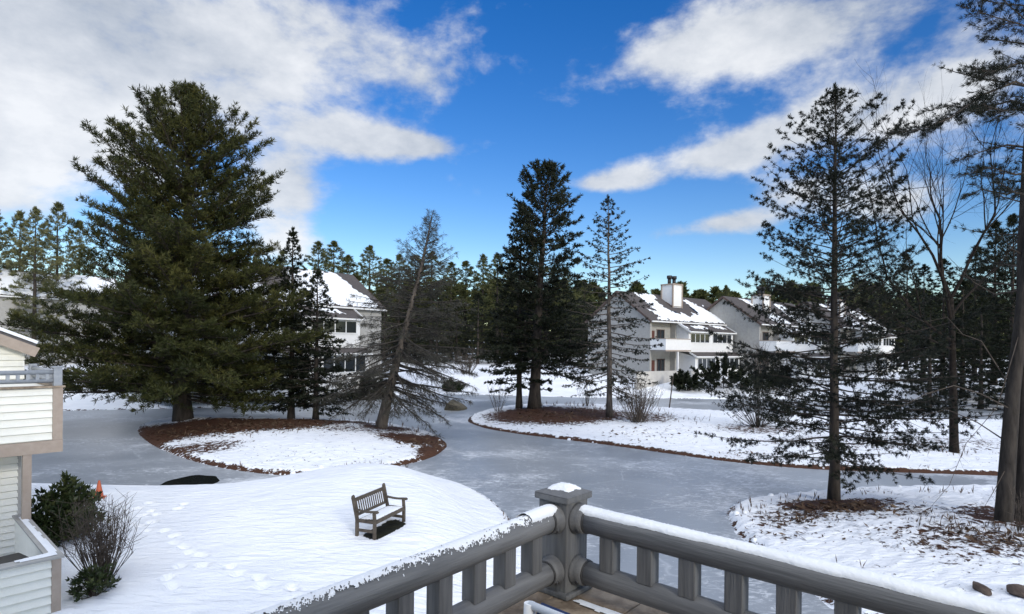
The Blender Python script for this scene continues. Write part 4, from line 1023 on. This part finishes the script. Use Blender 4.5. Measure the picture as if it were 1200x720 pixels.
mb = MB(); nx, ny = 34, 10; vs, fs = [], []; rs_ = np.random.RandomState(2)
for j in range(ny + 1):
    for i in range(nx + 1):
        e = min(i, nx - i, 2) / 2 * min(j, ny - j, 2) / 2
        vs.append((lerp(-hw + .08, hw - .08, i / nx) + rs_.normal(0, .004), lerp(-.02, .46, j / ny) + rs_.normal(0, .004), .4345 - .034 * j / ny + e ** .5 * .022 * (1 - .35 * math.exp(-((j % 1.8) - .9) ** 2)) + rs_.normal(0, .002)))
for j in range(ny):
    for i in range(nx): k = j * (nx + 1) + i; fs.append((k, k + 1, k + nx + 2, k + nx + 1))
mb.add(vs, fs, 0, True); mb.build('snow_layer', M['snow_fine'], seat)
mb = MB(); mb.bar((-hw + .07, .607, .85), (hw - .07, .607, .85), .045, .09); mb.build('top_rail', M['teak'], root, bevel=.006)
mb = MB(); mb.bar((-hw + .07, .527, .50), (hw - .07, .527, .50), .04, .06); mb.build('lower_rail', M['teak'], root)
bk = MB()
for i in range(14):
    x = lerp(-hw + .13, hw - .13, i / 13); bk.bar((x, .533, .525), (x, .600, .81), .034, .016)
bk.build('backrest', M['teak'], root)

# ------------------------------------------------------------------ our balcony
LX, LY = Vector((-.668, -.744, 0)), Vector((.744, -.668, 0))
RZ = math.atan2(-.744, -.668); ZC = EYE - 1.0
Cc = atd(659, 690, 1.0); k_ = 1.0 / (EYE - Cc.z); Cn = Vector((Cc.x * k_, k_, 0)); Cn = Vector((Cn.x, Cn.y, 0))
root = empty('balcony_railing', (Cn.x, Cn.y, ZC), RZ, 'grey stained wooden balcony railing with snow on its round rails', 'railing')
def post(x, y, corner=True):
    mb = MB(); w = .072
    mb.box(x - w, x + w, y - w, y + w, 0, .375); mb.box(x - w - .018, x + w + .018, y - w - .018, y + w + .018, .0, .022)
    po = mb.build('post', M['post'], root, bevel=.006)
    mb = MB(); c = .086; mb.box(x - c, x + c, y - c, y + c, .375, .402)
    vs = [(x - c, y - c, .402), (x + c, y - c, .402), (x + c, y + c, .402), (x - c, y + c, .402), (x - .02, y - .02, .425), (x + .02, y - .02, .425), (x + .02, y + .02, .425), (x - .02, y + .02, .425)]
    mb.add(vs, [(0, 1, 5, 4), (1, 2, 6, 5), (2, 3, 7, 6), (3, 0, 4, 7), (4, 5, 6, 7)]); cap = mb.build('post_cap', M['rail'], po, bevel=.006)
    if corner:
        r = np.random.RandomState(8); n = 26; vs, fs = [], []
        for j in range(n + 1):
            for i in range(n + 1):
                u, v = (i / n - .5) * 2, (j / n - .5) * 2
                rr = (abs(u) ** 3 + abs(v) ** 3) ** (1 / 3) * (1 + .10 * math.sin(5 * math.atan2(v, u)) + .05 * math.sin(11 * math.atan2(v, u) + 2))
                px_, py_ = x + .066 * u - .010, y + .066 * v - .008
                roof = .402 + .023 * min(1, (1 - max(abs(px_ - x), abs(py_ - y)) / .086) / .8)
                vs.append((px_, py_, roof - .006 + .015 * max(0, 1 - rr ** 2.4) ** .45 + r.normal(0, .0012)))
        for j in range(n):
            for i in range(n): k = j * (n + 1) + i; fs.append((k, k + 1, k + n + 2, k + n + 1))
        mb = MB(); mb.add(vs, fs, 0, True); mb.build('snow_cap', M['snow_fine'], cap)
    return po
post(0, 0)
SIDE = []
def rail(axis, z, r, L):
    e = (1, 0, 0) if axis == 'x' else (0, 1, 0); P = lambda t, dz=0: (e[0] * t, e[1] * t, z + dz)
    mb = MB(); rs = np.random.RandomState(int(z * 100)); n = 26
    mb.tube([P(.072 + (L - .072) * i / n) for i in range(n + 1)], [r + rs.normal(0, .0004) for i in range(n + 1)], 28)
    ra = mb.build('top_rail' if z > .2 else 'bottom_rail', M['railx' if axis == 'x' else 'raily'], root)
    # saddle bracket hugging the rail end
    mb = MB(); mb.tube([P(.070), P(.080), P(.095), P(.122)], [r + .017, r + .011, r + .0075, r + .006], 28); br = mb.build('bracket', M['rail'], ra)
    mb = MB(); mb.tube([P(.122), P(.128)], [r + .0035, r + .0035], 28); mb.build('bracket_seam', M['iron'], br)
    o = (0, 1, 0) if axis == 'x' else (1, 0, 0)
    mb = MB()
    for s in (1, -1):
        c = Vector(P(.104, -r * .62)) + Vector(o) * s * (r + .004) * .80; mb.tube([c - Vector(o) * s * .006, c + Vector(o) * s * .010 + Vector((0, 0, -.004))], .0085, 8)
    mb.build('bolt', M['iron'], br)
    if axis == 'x': SIDE.append(ra)
    return ra
LXL, LYL = 3.0, 4.4
tx = rail('x', .305, .0475, LXL); rail('x', .098, .045, LXL); ty = rail('y', .305, .0475, LYL); rail('y', .098, .045, LYL)
for axis, L, n0 in (('x', LXL, .216), ('y', LYL, .226)):
    t = n0
    while t < L - .1:
        mb = MB(); w = .030
        if axis == 'x': mb.box(t - w, t + w, -w, w, .098 + .036, .305 - .036)
        else: mb.box(-w, w, t - w, t + w, .098 + .036, .305 - .036)
        bo_ = mb.build('baluster', M['post'], root, bevel=.003)
        if axis == 'x': SIDE.append(bo_)
        t += .1625
SIDE.append(post(LXL, 0, False)); post(0, LYL, False)
def n1(t, seed):
    rs = np.random.RandomState(seed); v = 0
    for k, a in ((3, 1), (7, .7), (15, .5), (33, .35), (70, .25), (140, .15)): v = v + a * np.sin(k * t * rs.uniform(.8, 1.2) + rs.uniform(0, 6.28))
    return v / 2.2
# thick snow along the front rail (its ragged lip faces the deck)
def rail_snow(axis, parent, t0, t1, nt, r, z, a0, a1, th, seed, ragged):
    t = np.linspace(t0, t1, nt); na = 20; rs = np.random.RandomState(seed)
    lo = a0 + ragged * n1(t, seed); hi = a1 + ragged * n1(t, seed + 1); tk = th * (1 + .12 * n1(t, seed + 2))
    u = np.linspace(0, 1, na); A = lo[:, None] + (hi - lo)[:, None] * u[None]
    q = r + .0006 + tk[:, None] * (1 - np.abs(2 * u - 1) ** 3.0)[None] ** .7 + rs.normal(0, .0007, A.shape)
    if axis == 'y': P = np.stack([q * np.sin(A), np.repeat(t[:, None], na, 1), z + q * np.cos(A)], 2)
    else: P = np.stack([np.repeat(t[:, None], na, 1), q * np.sin(A), z + q * np.cos(A)], 2)
    I = np.arange(nt * na).reshape(nt, na); F = np.stack([I[:-1, :-1], I[1:, :-1], I[1:, 1:], I[:-1, 1:]], -1).reshape(-1, 4)
    me = np_mesh('rail_snow', P.reshape(-1, 3), F, M['snow_fine'], smooth=True); link('rail_snow', me, parent)
rail_snow('y', ty, .10, LYL - .05, 620, .0475, .305, R(-78), R(44), .011, 31, R(6))
rail_snow('x', tx, .085, .26, 60, .0475, .305, R(-80), R(50), .013, 41, R(9))
# thin frosted crust on the side rail
def crust(parent, t0, t1, r, z, seed):
    st = .0030; nt = int((t1 - t0) / st); na = 38; rs = np.random.RandomState(seed)
    t = np.linspace(t0, t1, nt); A = np.linspace(R(-75), R(80), na); TT, AA = np.meshgrid(t, A, indexing='ij')
    nz = np.zeros(TT.shape)
    for _ in range(26):
        k, f, th_ = rs.uniform(30, 420), rs.uniform(0, 6.28), rs.uniform(0, 6.28); nz += np.sin(k * (TT * math.cos(th_) + AA * r * math.sin(th_)) + f) * (60 / (60 + k)) ** .4
    nz = nz / 4.6 + rs.normal(0, .55, nz.shape)
    edge = R(46) - np.clip(TT - .2, 0, 2) * R(12) + R(6) * n1(t, seed)[:, None]
    thr = np.clip((AA - edge) / R(17), -1.8, 3) + .10 + .25 * np.clip(TT - .5, 0, 1)
    sd = nz - thr; keep = sd > 0
    q = r + .0008 + np.clip(sd, 0, 1.2) * .0032 + rs.normal(0, .0003, sd.shape)
    P = np.stack([TT, q * np.sin(AA), z + q * np.cos(AA)], 2)
    I = np.arange(nt * na).reshape(nt, na); m = keep[:-1, :-1] & keep[1:, 1:]
    F = np.stack([I[:-1, :-1][m], I[1:, :-1][m], I[1:, 1:][m], I[:-1, 1:][m]], -1)
    link('frost_crust', np_mesh('frost_crust', P.reshape(-1, 3), F, M['snow_fine']), parent)
crust(tx, .14, 2.2, .0475, .305, 51)

def swing(o):
    o.data.transform(Matrix.Rotation(R(3.2), 4, 'Z'))
    for c in o.children: swing(c)
for o in SIDE: swing(o)

# our own townhouse: deck, knee wall and the storeys behind us
house = empty('townhouse', (Cn.x, Cn.y, 0), RZ, 'the near house whose balcony deck and ledge show at the bottom of the view', 'house')
def clap(mb, p0, p1, z0, z1, ex, outward, mi=0, z1b=None):
    """lapped boards from p0 to p1 (x,y), z0..z1; outward: unit normal"""
    n = max(1, int(round((z1 - z0) / ex))); e = (z1 - z0) / n; o = Vector((*outward, 0))
    a, b = Vector((*p0, 0)), Vector((*p1, 0))
    for i in range(n):
        za, zb_ = z0 + i * e, z0 + (i + 1) * e; U_ = Vector((0, 0, 1))
        vs = [a + o * .045 + U_ * (za + .02), b + o * .045 + U_ * (za + .02), b + o * .004 + U_ * zb_, a + o * .004 + U_ * zb_, a + U_ * (za + .02), b + U_ * (za + .02)]
        mb.add(vs, [(0, 1, 2, 3), (4, 5, 1, 0)], mi)
mb = MB(); mb.box(-.12, 5.0, -.12, LYL + .5, 3.62, 3.90); mb.build('deck_floor', M['capwood'], house)
mb = MB(); mb.box(-.07, 3.28, -.07, .07, 3.2, 4.455); mb.box(-.07, .07, .071, LYL + .4, 3.2, 4.455); mb.build('knee_wall', M['clap'], house)
cp = MB()
for (x0, x1) in ((.10, 1.145), (1.15, 3.28)): cp.box(x0, x1, -.13, .018, 4.456, 4.4975); cp.box(max(.25, x0), x1, .022, .15, 4.456, 4.4975)
swing(cp.build('ledge_cap', M['capwood'], house, bevel=.004))
cp = MB(); cp.box(-.15, .19, -.15, .018, 4.456, 4.499)
for (y0, y1) in ((.022, .30), (.304, 1.7), (1.704, LYL + .4)): cp.box(-.15, .018, y0, y1, 4.456, 4.499); cp.box(.022, .19, max(.022, y0), y1, 4.456, 4.4985)
cap_o = cp.build('ledge_cap', M['capwood'], house, bevel=.004)
snow_sheet('ledge_snow', cap_o, (.01, .08, 4.4995), (1, 0, 0), (0, 1, 0), .16, 1.9, [[(.03, .04), (.06, .02), (.075, .14), (.07, .4), (.085, .9), (.08, 1.8), (.02, 1.85), (.015, .5), (.02, .2)]], .006, .014, 77, .008)
x0 = 3.28
mb = MB(); mb.box(x0, 13.5, -.35, 16, -.4, 7.5); mb.prism([(x0, 7.5), (13.5, 7.5), (8.4, 10.4)], 'y', -.35, 16); mb.build('wall', M['clap'], house)
mb = MB(); clap(mb, (x0 - .001, -.35), (x0 - .001, 16), .2, 7.5, .15, (-1, 0)); mb.build('siding', M['clap'], house)
rf = MB(); slab(rf, [(x0 - .7, -.8, 7.22), (x0 - .7, 16.4, 7.22), (8.4, 16.4, 10.58), (8.4, -.8, 10.58)], .2); slab(rf, [(8.401, -.8, 10.58), (8.401, 16.4, 10.58), (14.2, 16.4, 7.1), (14.2, -.8, 7.1)], .2); rf.build('roof', M['shingle2'], house)
mb = MB(); mb.box(x0 - .07, x0 - .02, .8, 3.4, 3.9, 6.1); dr = mb.build('sliding_door', M['whitetrim'], house)
mb = MB(); mb.box(x0 - .085, x0 - .071, .9, 2.05, 4.0, 6.0); mb.box(x0 - .085, x0 - .071, 2.15, 3.3, 4.0, 6.0); mb.build('pane', M['glass'], dr)
mb = MB(); mb.box(.3, .5, .3, .5, -.4, 3.62); mb.box(.3, .5, 4.0, 4.2, -.4, 3.62); mb.build('deck_post', M['tan'], house)

# folding chair on the deck, only a corner of its back shows
q = atd(621, 709, 1.55); rel = q - Vector((Cn.x, Cn.y, 0)); qx, qy = rel.dot(LX), rel.dot(LY); zt = q.z
root = empty('folding_chair', (q.x, q.y, 3.9), RZ, 'folding deck chair with navy canvas back and white frame', 'chair')
zt -= 3.9
mb = MB()
for y in (.0, .52): mb.tube([(.05, y, 0), (.02, y, .4), (0, y, zt + .005)], .016, 10)
mb.tube([(0, 0, zt), (0, .52, zt)], .011, 10); mb.build('frame', M['whitetrim'], root)
mb = MB()
mb.prism([(.022, .35), (.034, .35), (.010, zt - .012), (-.012, zt + .012), (-.016, zt - .02)], 'y', .03, .49); mb.build('backrest', M['navy'], root)
mb = MB(); mb.box(-.42, .0, .03, .49, .40, .42); mb.build('seat', M['navy'], root)
for y in (.0, .52):
    mb = MB(); mb.tube([(-.45, y, 0), (-.1, y, .41), (.01, y, .41)], .015, 8); mb.tube([(-.42, y, .41), (0, y, .41)], .013, 8); mb.build('leg', M['whitetrim'], root)

# ------------------------------------------------------------------ neighbouring house at the left
dN = 12.95; PN = atd(73, 452, dN); zc = PN.z
NB = empty('townhouse', (PN.x, PN.y, 0), RZ, 'neighbouring cream clapboard house with grey-railed balcony at the left edge', 'house')
mb = MB(); mb.box(.02, 5, -3, -.03, zc - 1.22, zc - .05); mb.build('balcony_wall', M['clap'], NB)
mb = MB(); clap(mb, (.17, -.03), (5, -.03), zc - 1.20, zc - .05, .157, (0, 1)); clap(mb, (.02, -3), (.02, -.15), zc - 1.2, zc - .05, .157, (-1, 0)); sid = mb.build('siding', M['clap'], NB)
mb = MB(); mb.box(-.015, .165, -.16, .012, zc - 1.20, zc - .04); mb.box(-.02, 5, -3.0, .02, zc - 1.47, zc - 1.202); mb.build('trim_board', M['tan'], NB)
mb = MB(); mb.box(-.05, 5, -.18, .05, zc - .039, zc); mb.box(-.05, .16, -3.0, -.181, zc - .039, zc); mb.build('ledge_cap', M['capwood'], NB)
nr = MB(); rl = MB()
nr.box(0, .15, -.15, 0, zc, zc + .40); nr.box(-.025, .175, -.175, .025, zc + .40, zc + .43); nr.build('railing_post', M['railn'], NB)
nr = MB(); nr.box(0, .15, -3.0, -2.85, zc, zc + .40); nr.build('railing_post', M['railn'], NB)
rl.tube([(.15, -.075, zc + .30), (5, -.075, zc + .30)], .05, 12); rl.tube([(.15, -.075, zc + .11), (5, -.075, zc + .11)], .045, 12); rl.tube([(.075, -.15, zc + .30), (.075, -2.85, zc + .30)], .05, 12); rl.tube([(.075, -.15, zc + .11), (.075, -2.85, zc + .11)], .045, 12)
rr = rl.build('rail', M['railn'], NB)
for i in range(24):
    b = MB(); t = .26 + i * .165; b.box(t - .03, t + .03, -.105, -.045, zc + .14, zc + .27); b.build('baluster', M['railn'], NB)
for i in range(15):
    b = MB(); t = .30 + i * .165; b.box(.045, .105, -t - .03, -t + .03, zc + .14, zc + .27); b.build('baluster', M['railn'], NB)
# gable wall behind the balcony, with its rake
gx = solve_t(Vector((PN.x, PN.y)) + Vector((LY.x, LY.y)) * -3, (LX.x, LX.y), 29)
ge = EYE - ray(29, 403)[1] * (PN.y + LY.y * -3 + LX.y * gx) 
mb = MB(); mb.box(gx + .02, gx + 6, -9, -3.02, -.3, ge - .05); mb.prism([(gx + .02, ge - .1), (gx + 6, ge - .1), (gx + 6, ge + 2.6)], 'y', -9, -3.02); mb.build('wall', M['clap'], NB)
mb = MB(); clap(mb, (gx, -3.02), (gx + 6, -3.02), zc, ge + .2, .155, (0, 1)); mb.build('siding', M['clap'], NB)
rf = MB(); slab(rf, [(gx - .20, -2.75, ge - .02), (gx - .20, -9, ge - .02), (gx + 6, -9, ge + 2.8), (gx + 6, -2.75, ge + 2.8)], .12); ro = rf.build('roof', M['shingle2'], NB)
mb = MB(); mb.bar((gx - .21, -2.72, ge - .22), (gx + 6, -2.72, ge + 2.60), .05, .25); mb.build('rake_board', M['tan'], ro)
mb = MB(); slab(mb, [(gx - .23, -2.70, ge + .07), (gx - .23, -9, ge + .07), (gx + 6, -9, ge + 2.89), (gx + 6, -2.70, ge + 2.89)], .075); mb.build('roof_snow', M['snow'], ro)
# lower storey: recessed wall, post, patio wall
wx = solve_t(Vector((PN.x, PN.y)) + Vector((LY.x, LY.y)) * -.9, (LX.x, LX.y), 23)
mb = MB(); mb.box(wx + .02, 5, -3, -.93, -.3, zc - 1.48); mb.build('lower_wall', M['clap'], NB)
mb = MB(); clap(mb, (wx, -.92), (5, -.92), .4, zc - 1.475, .155, (0, 1)); mb.box(wx - .05, wx + .01, -.98, -.90, .3, zc - 1.475, 1); mb.build('siding', [M['clap'], M['stucco']], NB)
px_ = solve_t(Vector((PN.x, PN.y)) + Vector((LY.x, LY.y)) * -.07, (LX.x, LX.y), 33)
mb = MB(); mb.box(px_ - .075, px_ + .075, -.15, 0, .2, zc - 1.472); mb.build('porch_post', M['tan'], NB)
PL = atd(71, 651, 10.45); rel = PL - Vector((PN.x, PN.y, 0)); lx, ly, lz = rel.dot(LX), rel.dot(LY), PL.z
mb = MB(); mb.box(lx + .02, 5, ly - .14, ly - .02, .1, lz - .04); mb.box(lx + .02, lx + .14, -.6, ly - .141, .1, lz - .04); mb.build('patio_wall', M['clap'], NB)
mb = MB(); clap(mb, (lx + .13, ly - .02), (5, ly - .02), .62, lz - .04, .157, (0, 1)); mb.build('siding', M['clap'], NB)
mb = MB(); mb.box(lx - .012, lx + .128, ly - .15, ly + .016, .62, lz - .041); mb.box(lx - .015, 5, ly - .145, ly + .022, .2, .618); mb.build('trim_board', M['tan'], NB)
mb = MB(); mb.box(lx - .05, 5, ly - .22, ly + .05, lz - .039, lz); mb.box(lx - .05, lx + .19, -.6, ly - .221, lz - .039, lz); lc = mb.build('ledge_cap', M['stucco'], NB)
snow_sheet('ledge_snow', lc, (lx - .03, -.5, lz + .001), (1, 0, 0), (0, 1, 0), .8, ly + .5, [[(.03, .2), (.16, .2), (.17, ly + .2), (.65, ly + .30), (.66, ly + .42), (.04, ly + .46)]], .03, .03, 78, .02)
qd = Vector((PN.x, PN.y, 0)) + LX * (lx + .75) + LY * (ly - .9)
mb = MB(); mb.box(-.36, .36, -.2, .2, 0, lz - .54); mb.box(-.39, .39, -.23, .23, lz - .54, lz - .48); o = mb.build('patio_box', M['black'], None, (qd.x, qd.y, .35), RZ + .2, bevel=.02)
tag(o, 'dark lidded box behind the patio wall of the neighbouring house', 'box')
mb = MB(); mb.box(-3, 3, -1.6, 1.6, .1, .35)
mb.build('patio_floor', M['stone'], NB, tuple(Vector((lx + 3.1, ly - 1.8, 0))))

# ------------------------------------------------------------------ camera, sun, sky
cam = bpy.data.cameras.new('camera'); co = bpy.data.objects.new('camera', cam); COL.objects.link(co)
cam.sensor_width = 36; cam.lens = FPX / 1200 * 36; cam.shift_y = 45 / 1200; cam.clip_start = .05; cam.clip_end = 5000
co.location = (0, 0, EYE); co.rotation_euler = (math.pi / 2, -ROLL, 0); S.camera = co
SUN_AZ, SUN_EL = math.atan2(.5, -.866), R(22)
sl = bpy.data.lights.new('sun', 'SUN'); sl.energy = 1.5; sl.angle = R(11.0); sl.color = (1, .95, .87)
so = bpy.data.objects.new('sun', sl); COL.objects.link(so)
sd = Vector((math.sin(SUN_AZ) * math.cos(SUN_EL), math.cos(SUN_AZ) * math.cos(SUN_EL), math.sin(SUN_EL)))
so.rotation_euler = sd.to_track_quat('Z', 'Y').to_euler(); so.location = sd * 60
w = bpy.data.worlds.new('World'); S.world = w; t = NT(w)
sky = t.n('ShaderNodeTexSky', sky_type='NISHITA', sun_disc=False, sun_elevation=SUN_EL, sun_rotation=SUN_AZ, air_density=1.0, dust_density=.3, ozone_density=1.2, altitude=200)
tc = t.n('ShaderNodeTexCoord'); sx = t.n('ShaderNodeSeparateXYZ'); t.l(tc.outputs['Generated'], sx.inputs[0])
az = t.math('ARCTAN2', sx.outputs[0], sx.outputs[1]); el = t.math('ARCSINE', sx.outputs[2])
cb = t.n('ShaderNodeCombineXYZ'); t.l(az, cb.inputs[0]); t.l(t.math('MULTIPLY', el, 1.7), cb.inputs[1])
nA = t.n('ShaderNodeTexNoise'); nA.inputs['Scale'].default_value = 4.2; nA.inputs['Detail'].default_value = 9; nA.inputs['Roughness'].default_value = .60; nA.inputs['Distortion'].default_value = .25
t.l(cb.outputs[0], nA.inputs['Vector'])
nB = t.n('ShaderNodeTexNoise'); nB.inputs['Scale'].default_value = 1.6; nB.inputs['Detail'].default_value = 5; t.l(cb.outputs[0], nB.inputs['Vector'])
# cloud banks: centre (azimuth, elevation), half widths, weight
def aze(px, py):
    x, y = ray(px, py); a = math.atan(x); return a, math.atan(-y * math.cos(a))
BL = [(30, 30, 280, 170, .95), (240, 90, 170, 70, .70), (400, 45, 140, 55, .62), (20, 170, 130, 60, .6), (335, 225, 58, 52, .95), (330, 290, 56, 26, .55), (430, 165, 80, 24, .85), (505, 172, 50, 15, .7), (40, 245, 110, 20, .5),
      (500, 90, 60, 40, .28), (540, 50, 40, 60, .18), (870, 35, 150, 60, .62), (760, 80, 100, 40, .45), (1010, 20, 170, 55, .60), (1070, 115, 130, 36, .95), (965, 140, 70, 34, .55), (735, 208, 56, 20, 1.0), (690, 216, 30, 10, .5), (850, 184, 62, 22, .95), (905, 158, 60, 22, .55), (858, 262, 56, 15, 1.0), (775, 275, 38, 13, .65),
      (925, 225, 60, 20, .6), (1120, 190, 140, 50, .55), (1040, 240, 80, 22, .45), (1180, 40, 90, 50, .35), (500, 222, 50, 12, .3)]
tot = None
for (px, py, rx, ry, wt) in BL:
    a, e = aze(px, py); ra = abs(aze(px + rx, py)[0] - aze(px - rx, py)[0]) / 2; re = abs(aze(px, py + ry)[1] - aze(px, py - ry)[1]) / 2
    qa = t.math('POWER', t.math('MULTIPLY', t.math('SUBTRACT', az, a), 1 / ra), 2.0); qe = t.math('POWER', t.math('MULTIPLY', t.math('SUBTRACT', el, e), 1 / re), 2.0)
    g = t.math('MULTIPLY', t.math('EXPONENT', t.math('MULTIPLY', t.math('ADD', qa, qe), -1.0)), wt)
    tot = g if tot is None else t.math('ADD', tot, g)
# cloud added out of view, behind and overhead, brightened to fill the foreground
back = t.math('MULTIPLY', t.math('SUBTRACT', 1.0, sx.outputs[1], clamp=True), .0)
nC = t.n('ShaderNodeTexNoise'); nC.inputs['Scale'].default_value = 12.0; nC.inputs['Detail'].default_value = 7; nC.inputs['Roughness'].default_value = .6; t.l(cb.outputs[0], nC.inputs['Vector'])
dens = t.math('ADD', t.math('MINIMUM', tot, 1.0), t.math('MULTIPLY', t.math('SUBTRACT', nA.outputs['Fac'], .5), 2.0))
dens = t.math('ADD', dens, t.math('MULTIPLY', t.math('SUBTRACT', nC.outputs['Fac'], .5), .9))
hi = t.n('ShaderNodeMapRange', interpolation_type='SMOOTHSTEP'); t.l(sx.outputs[1], hi.inputs[0]); hi.inputs[1].default_value = .25; hi.inputs[2].default_value = -.2
dens = t.math('ADD', dens, t.math('MULTIPLY', hi.outputs[0], .30))
topm = t.n('ShaderNodeMapRange', interpolation_type='SMOOTHSTEP'); t.l(el, topm.inputs[0]); topm.inputs[1].default_value = R(33); topm.inputs[2].default_value = R(55)
dens = t.math('ADD', dens, t.math('MULTIPLY', topm.outputs[0], .75))
cm = t.n('ShaderNodeMapRange', interpolation_type='SMOOTHSTEP'); t.l(dens, cm.inputs[0]); cm.inputs[1].default_value = .22; cm.inputs[2].default_value = .90
shade = t.math('ADD', t.math('MULTIPLY', nB.outputs['Fac'], .8), t.math('MULTIPLY', t.math('ADD', nA.outputs['Fac'], nC.outputs['Fac']), .32))
ccol = t.ramp(shade, [(.46, (1.65, 1.92, 2.35)), (.64, (2.9, 3.18, 3.6)), (.86, (5.1, 5.2, 5.35))])
hs = t.n('ShaderNodeHueSaturation'); hs.inputs['Saturation'].default_value = 1.50; hs.inputs['Value'].default_value = .86; hs.inputs['Hue'].default_value = .517; t.l(sky.outputs[0], hs.inputs['Color'])
br_ = t.math('ADD', 1.0, t.math('MULTIPLY', t.math('ADD', topm.outputs[0], hi.outputs[0], clamp=True), 1.5))  # extra brightness of the added unseen cloud, a fill light
vm = t.n('ShaderNodeVectorMath', operation='SCALE'); t.l(ccol, vm.inputs[0]); t.l(br_, vm.inputs['Scale']); ccol = vm.outputs[0]
mx = t.mix(t.math('MULTIPLY', cm.outputs[0], .94), hs.outputs[0], ccol)
bg = t.n('ShaderNodeBackground'); bg.inputs['Strength'].default_value = .15; t.l(mx, bg.inputs['Color'])
o = t.n('ShaderNodeOutputWorld'); t.l(bg.outputs[0], o.inputs[0])
w.cycles.sampling_method = 'MANUAL'; w.cycles.sample_map_resolution = 1024
S.view_settings.view_transform = 'Standard'; S.view_settings.look = 'None'; S.view_settings.exposure = 0.30; S.view_settings.gamma = 1.0
S.view_settings.use_curve_mapping = False
S.cycles.use_denoising = True; S.cycles.max_bounces = 5; S.cycles.diffuse_bounces = 3; S.cycles.glossy_bounces = 2; S.cycles.transparent_max_bounces = 4
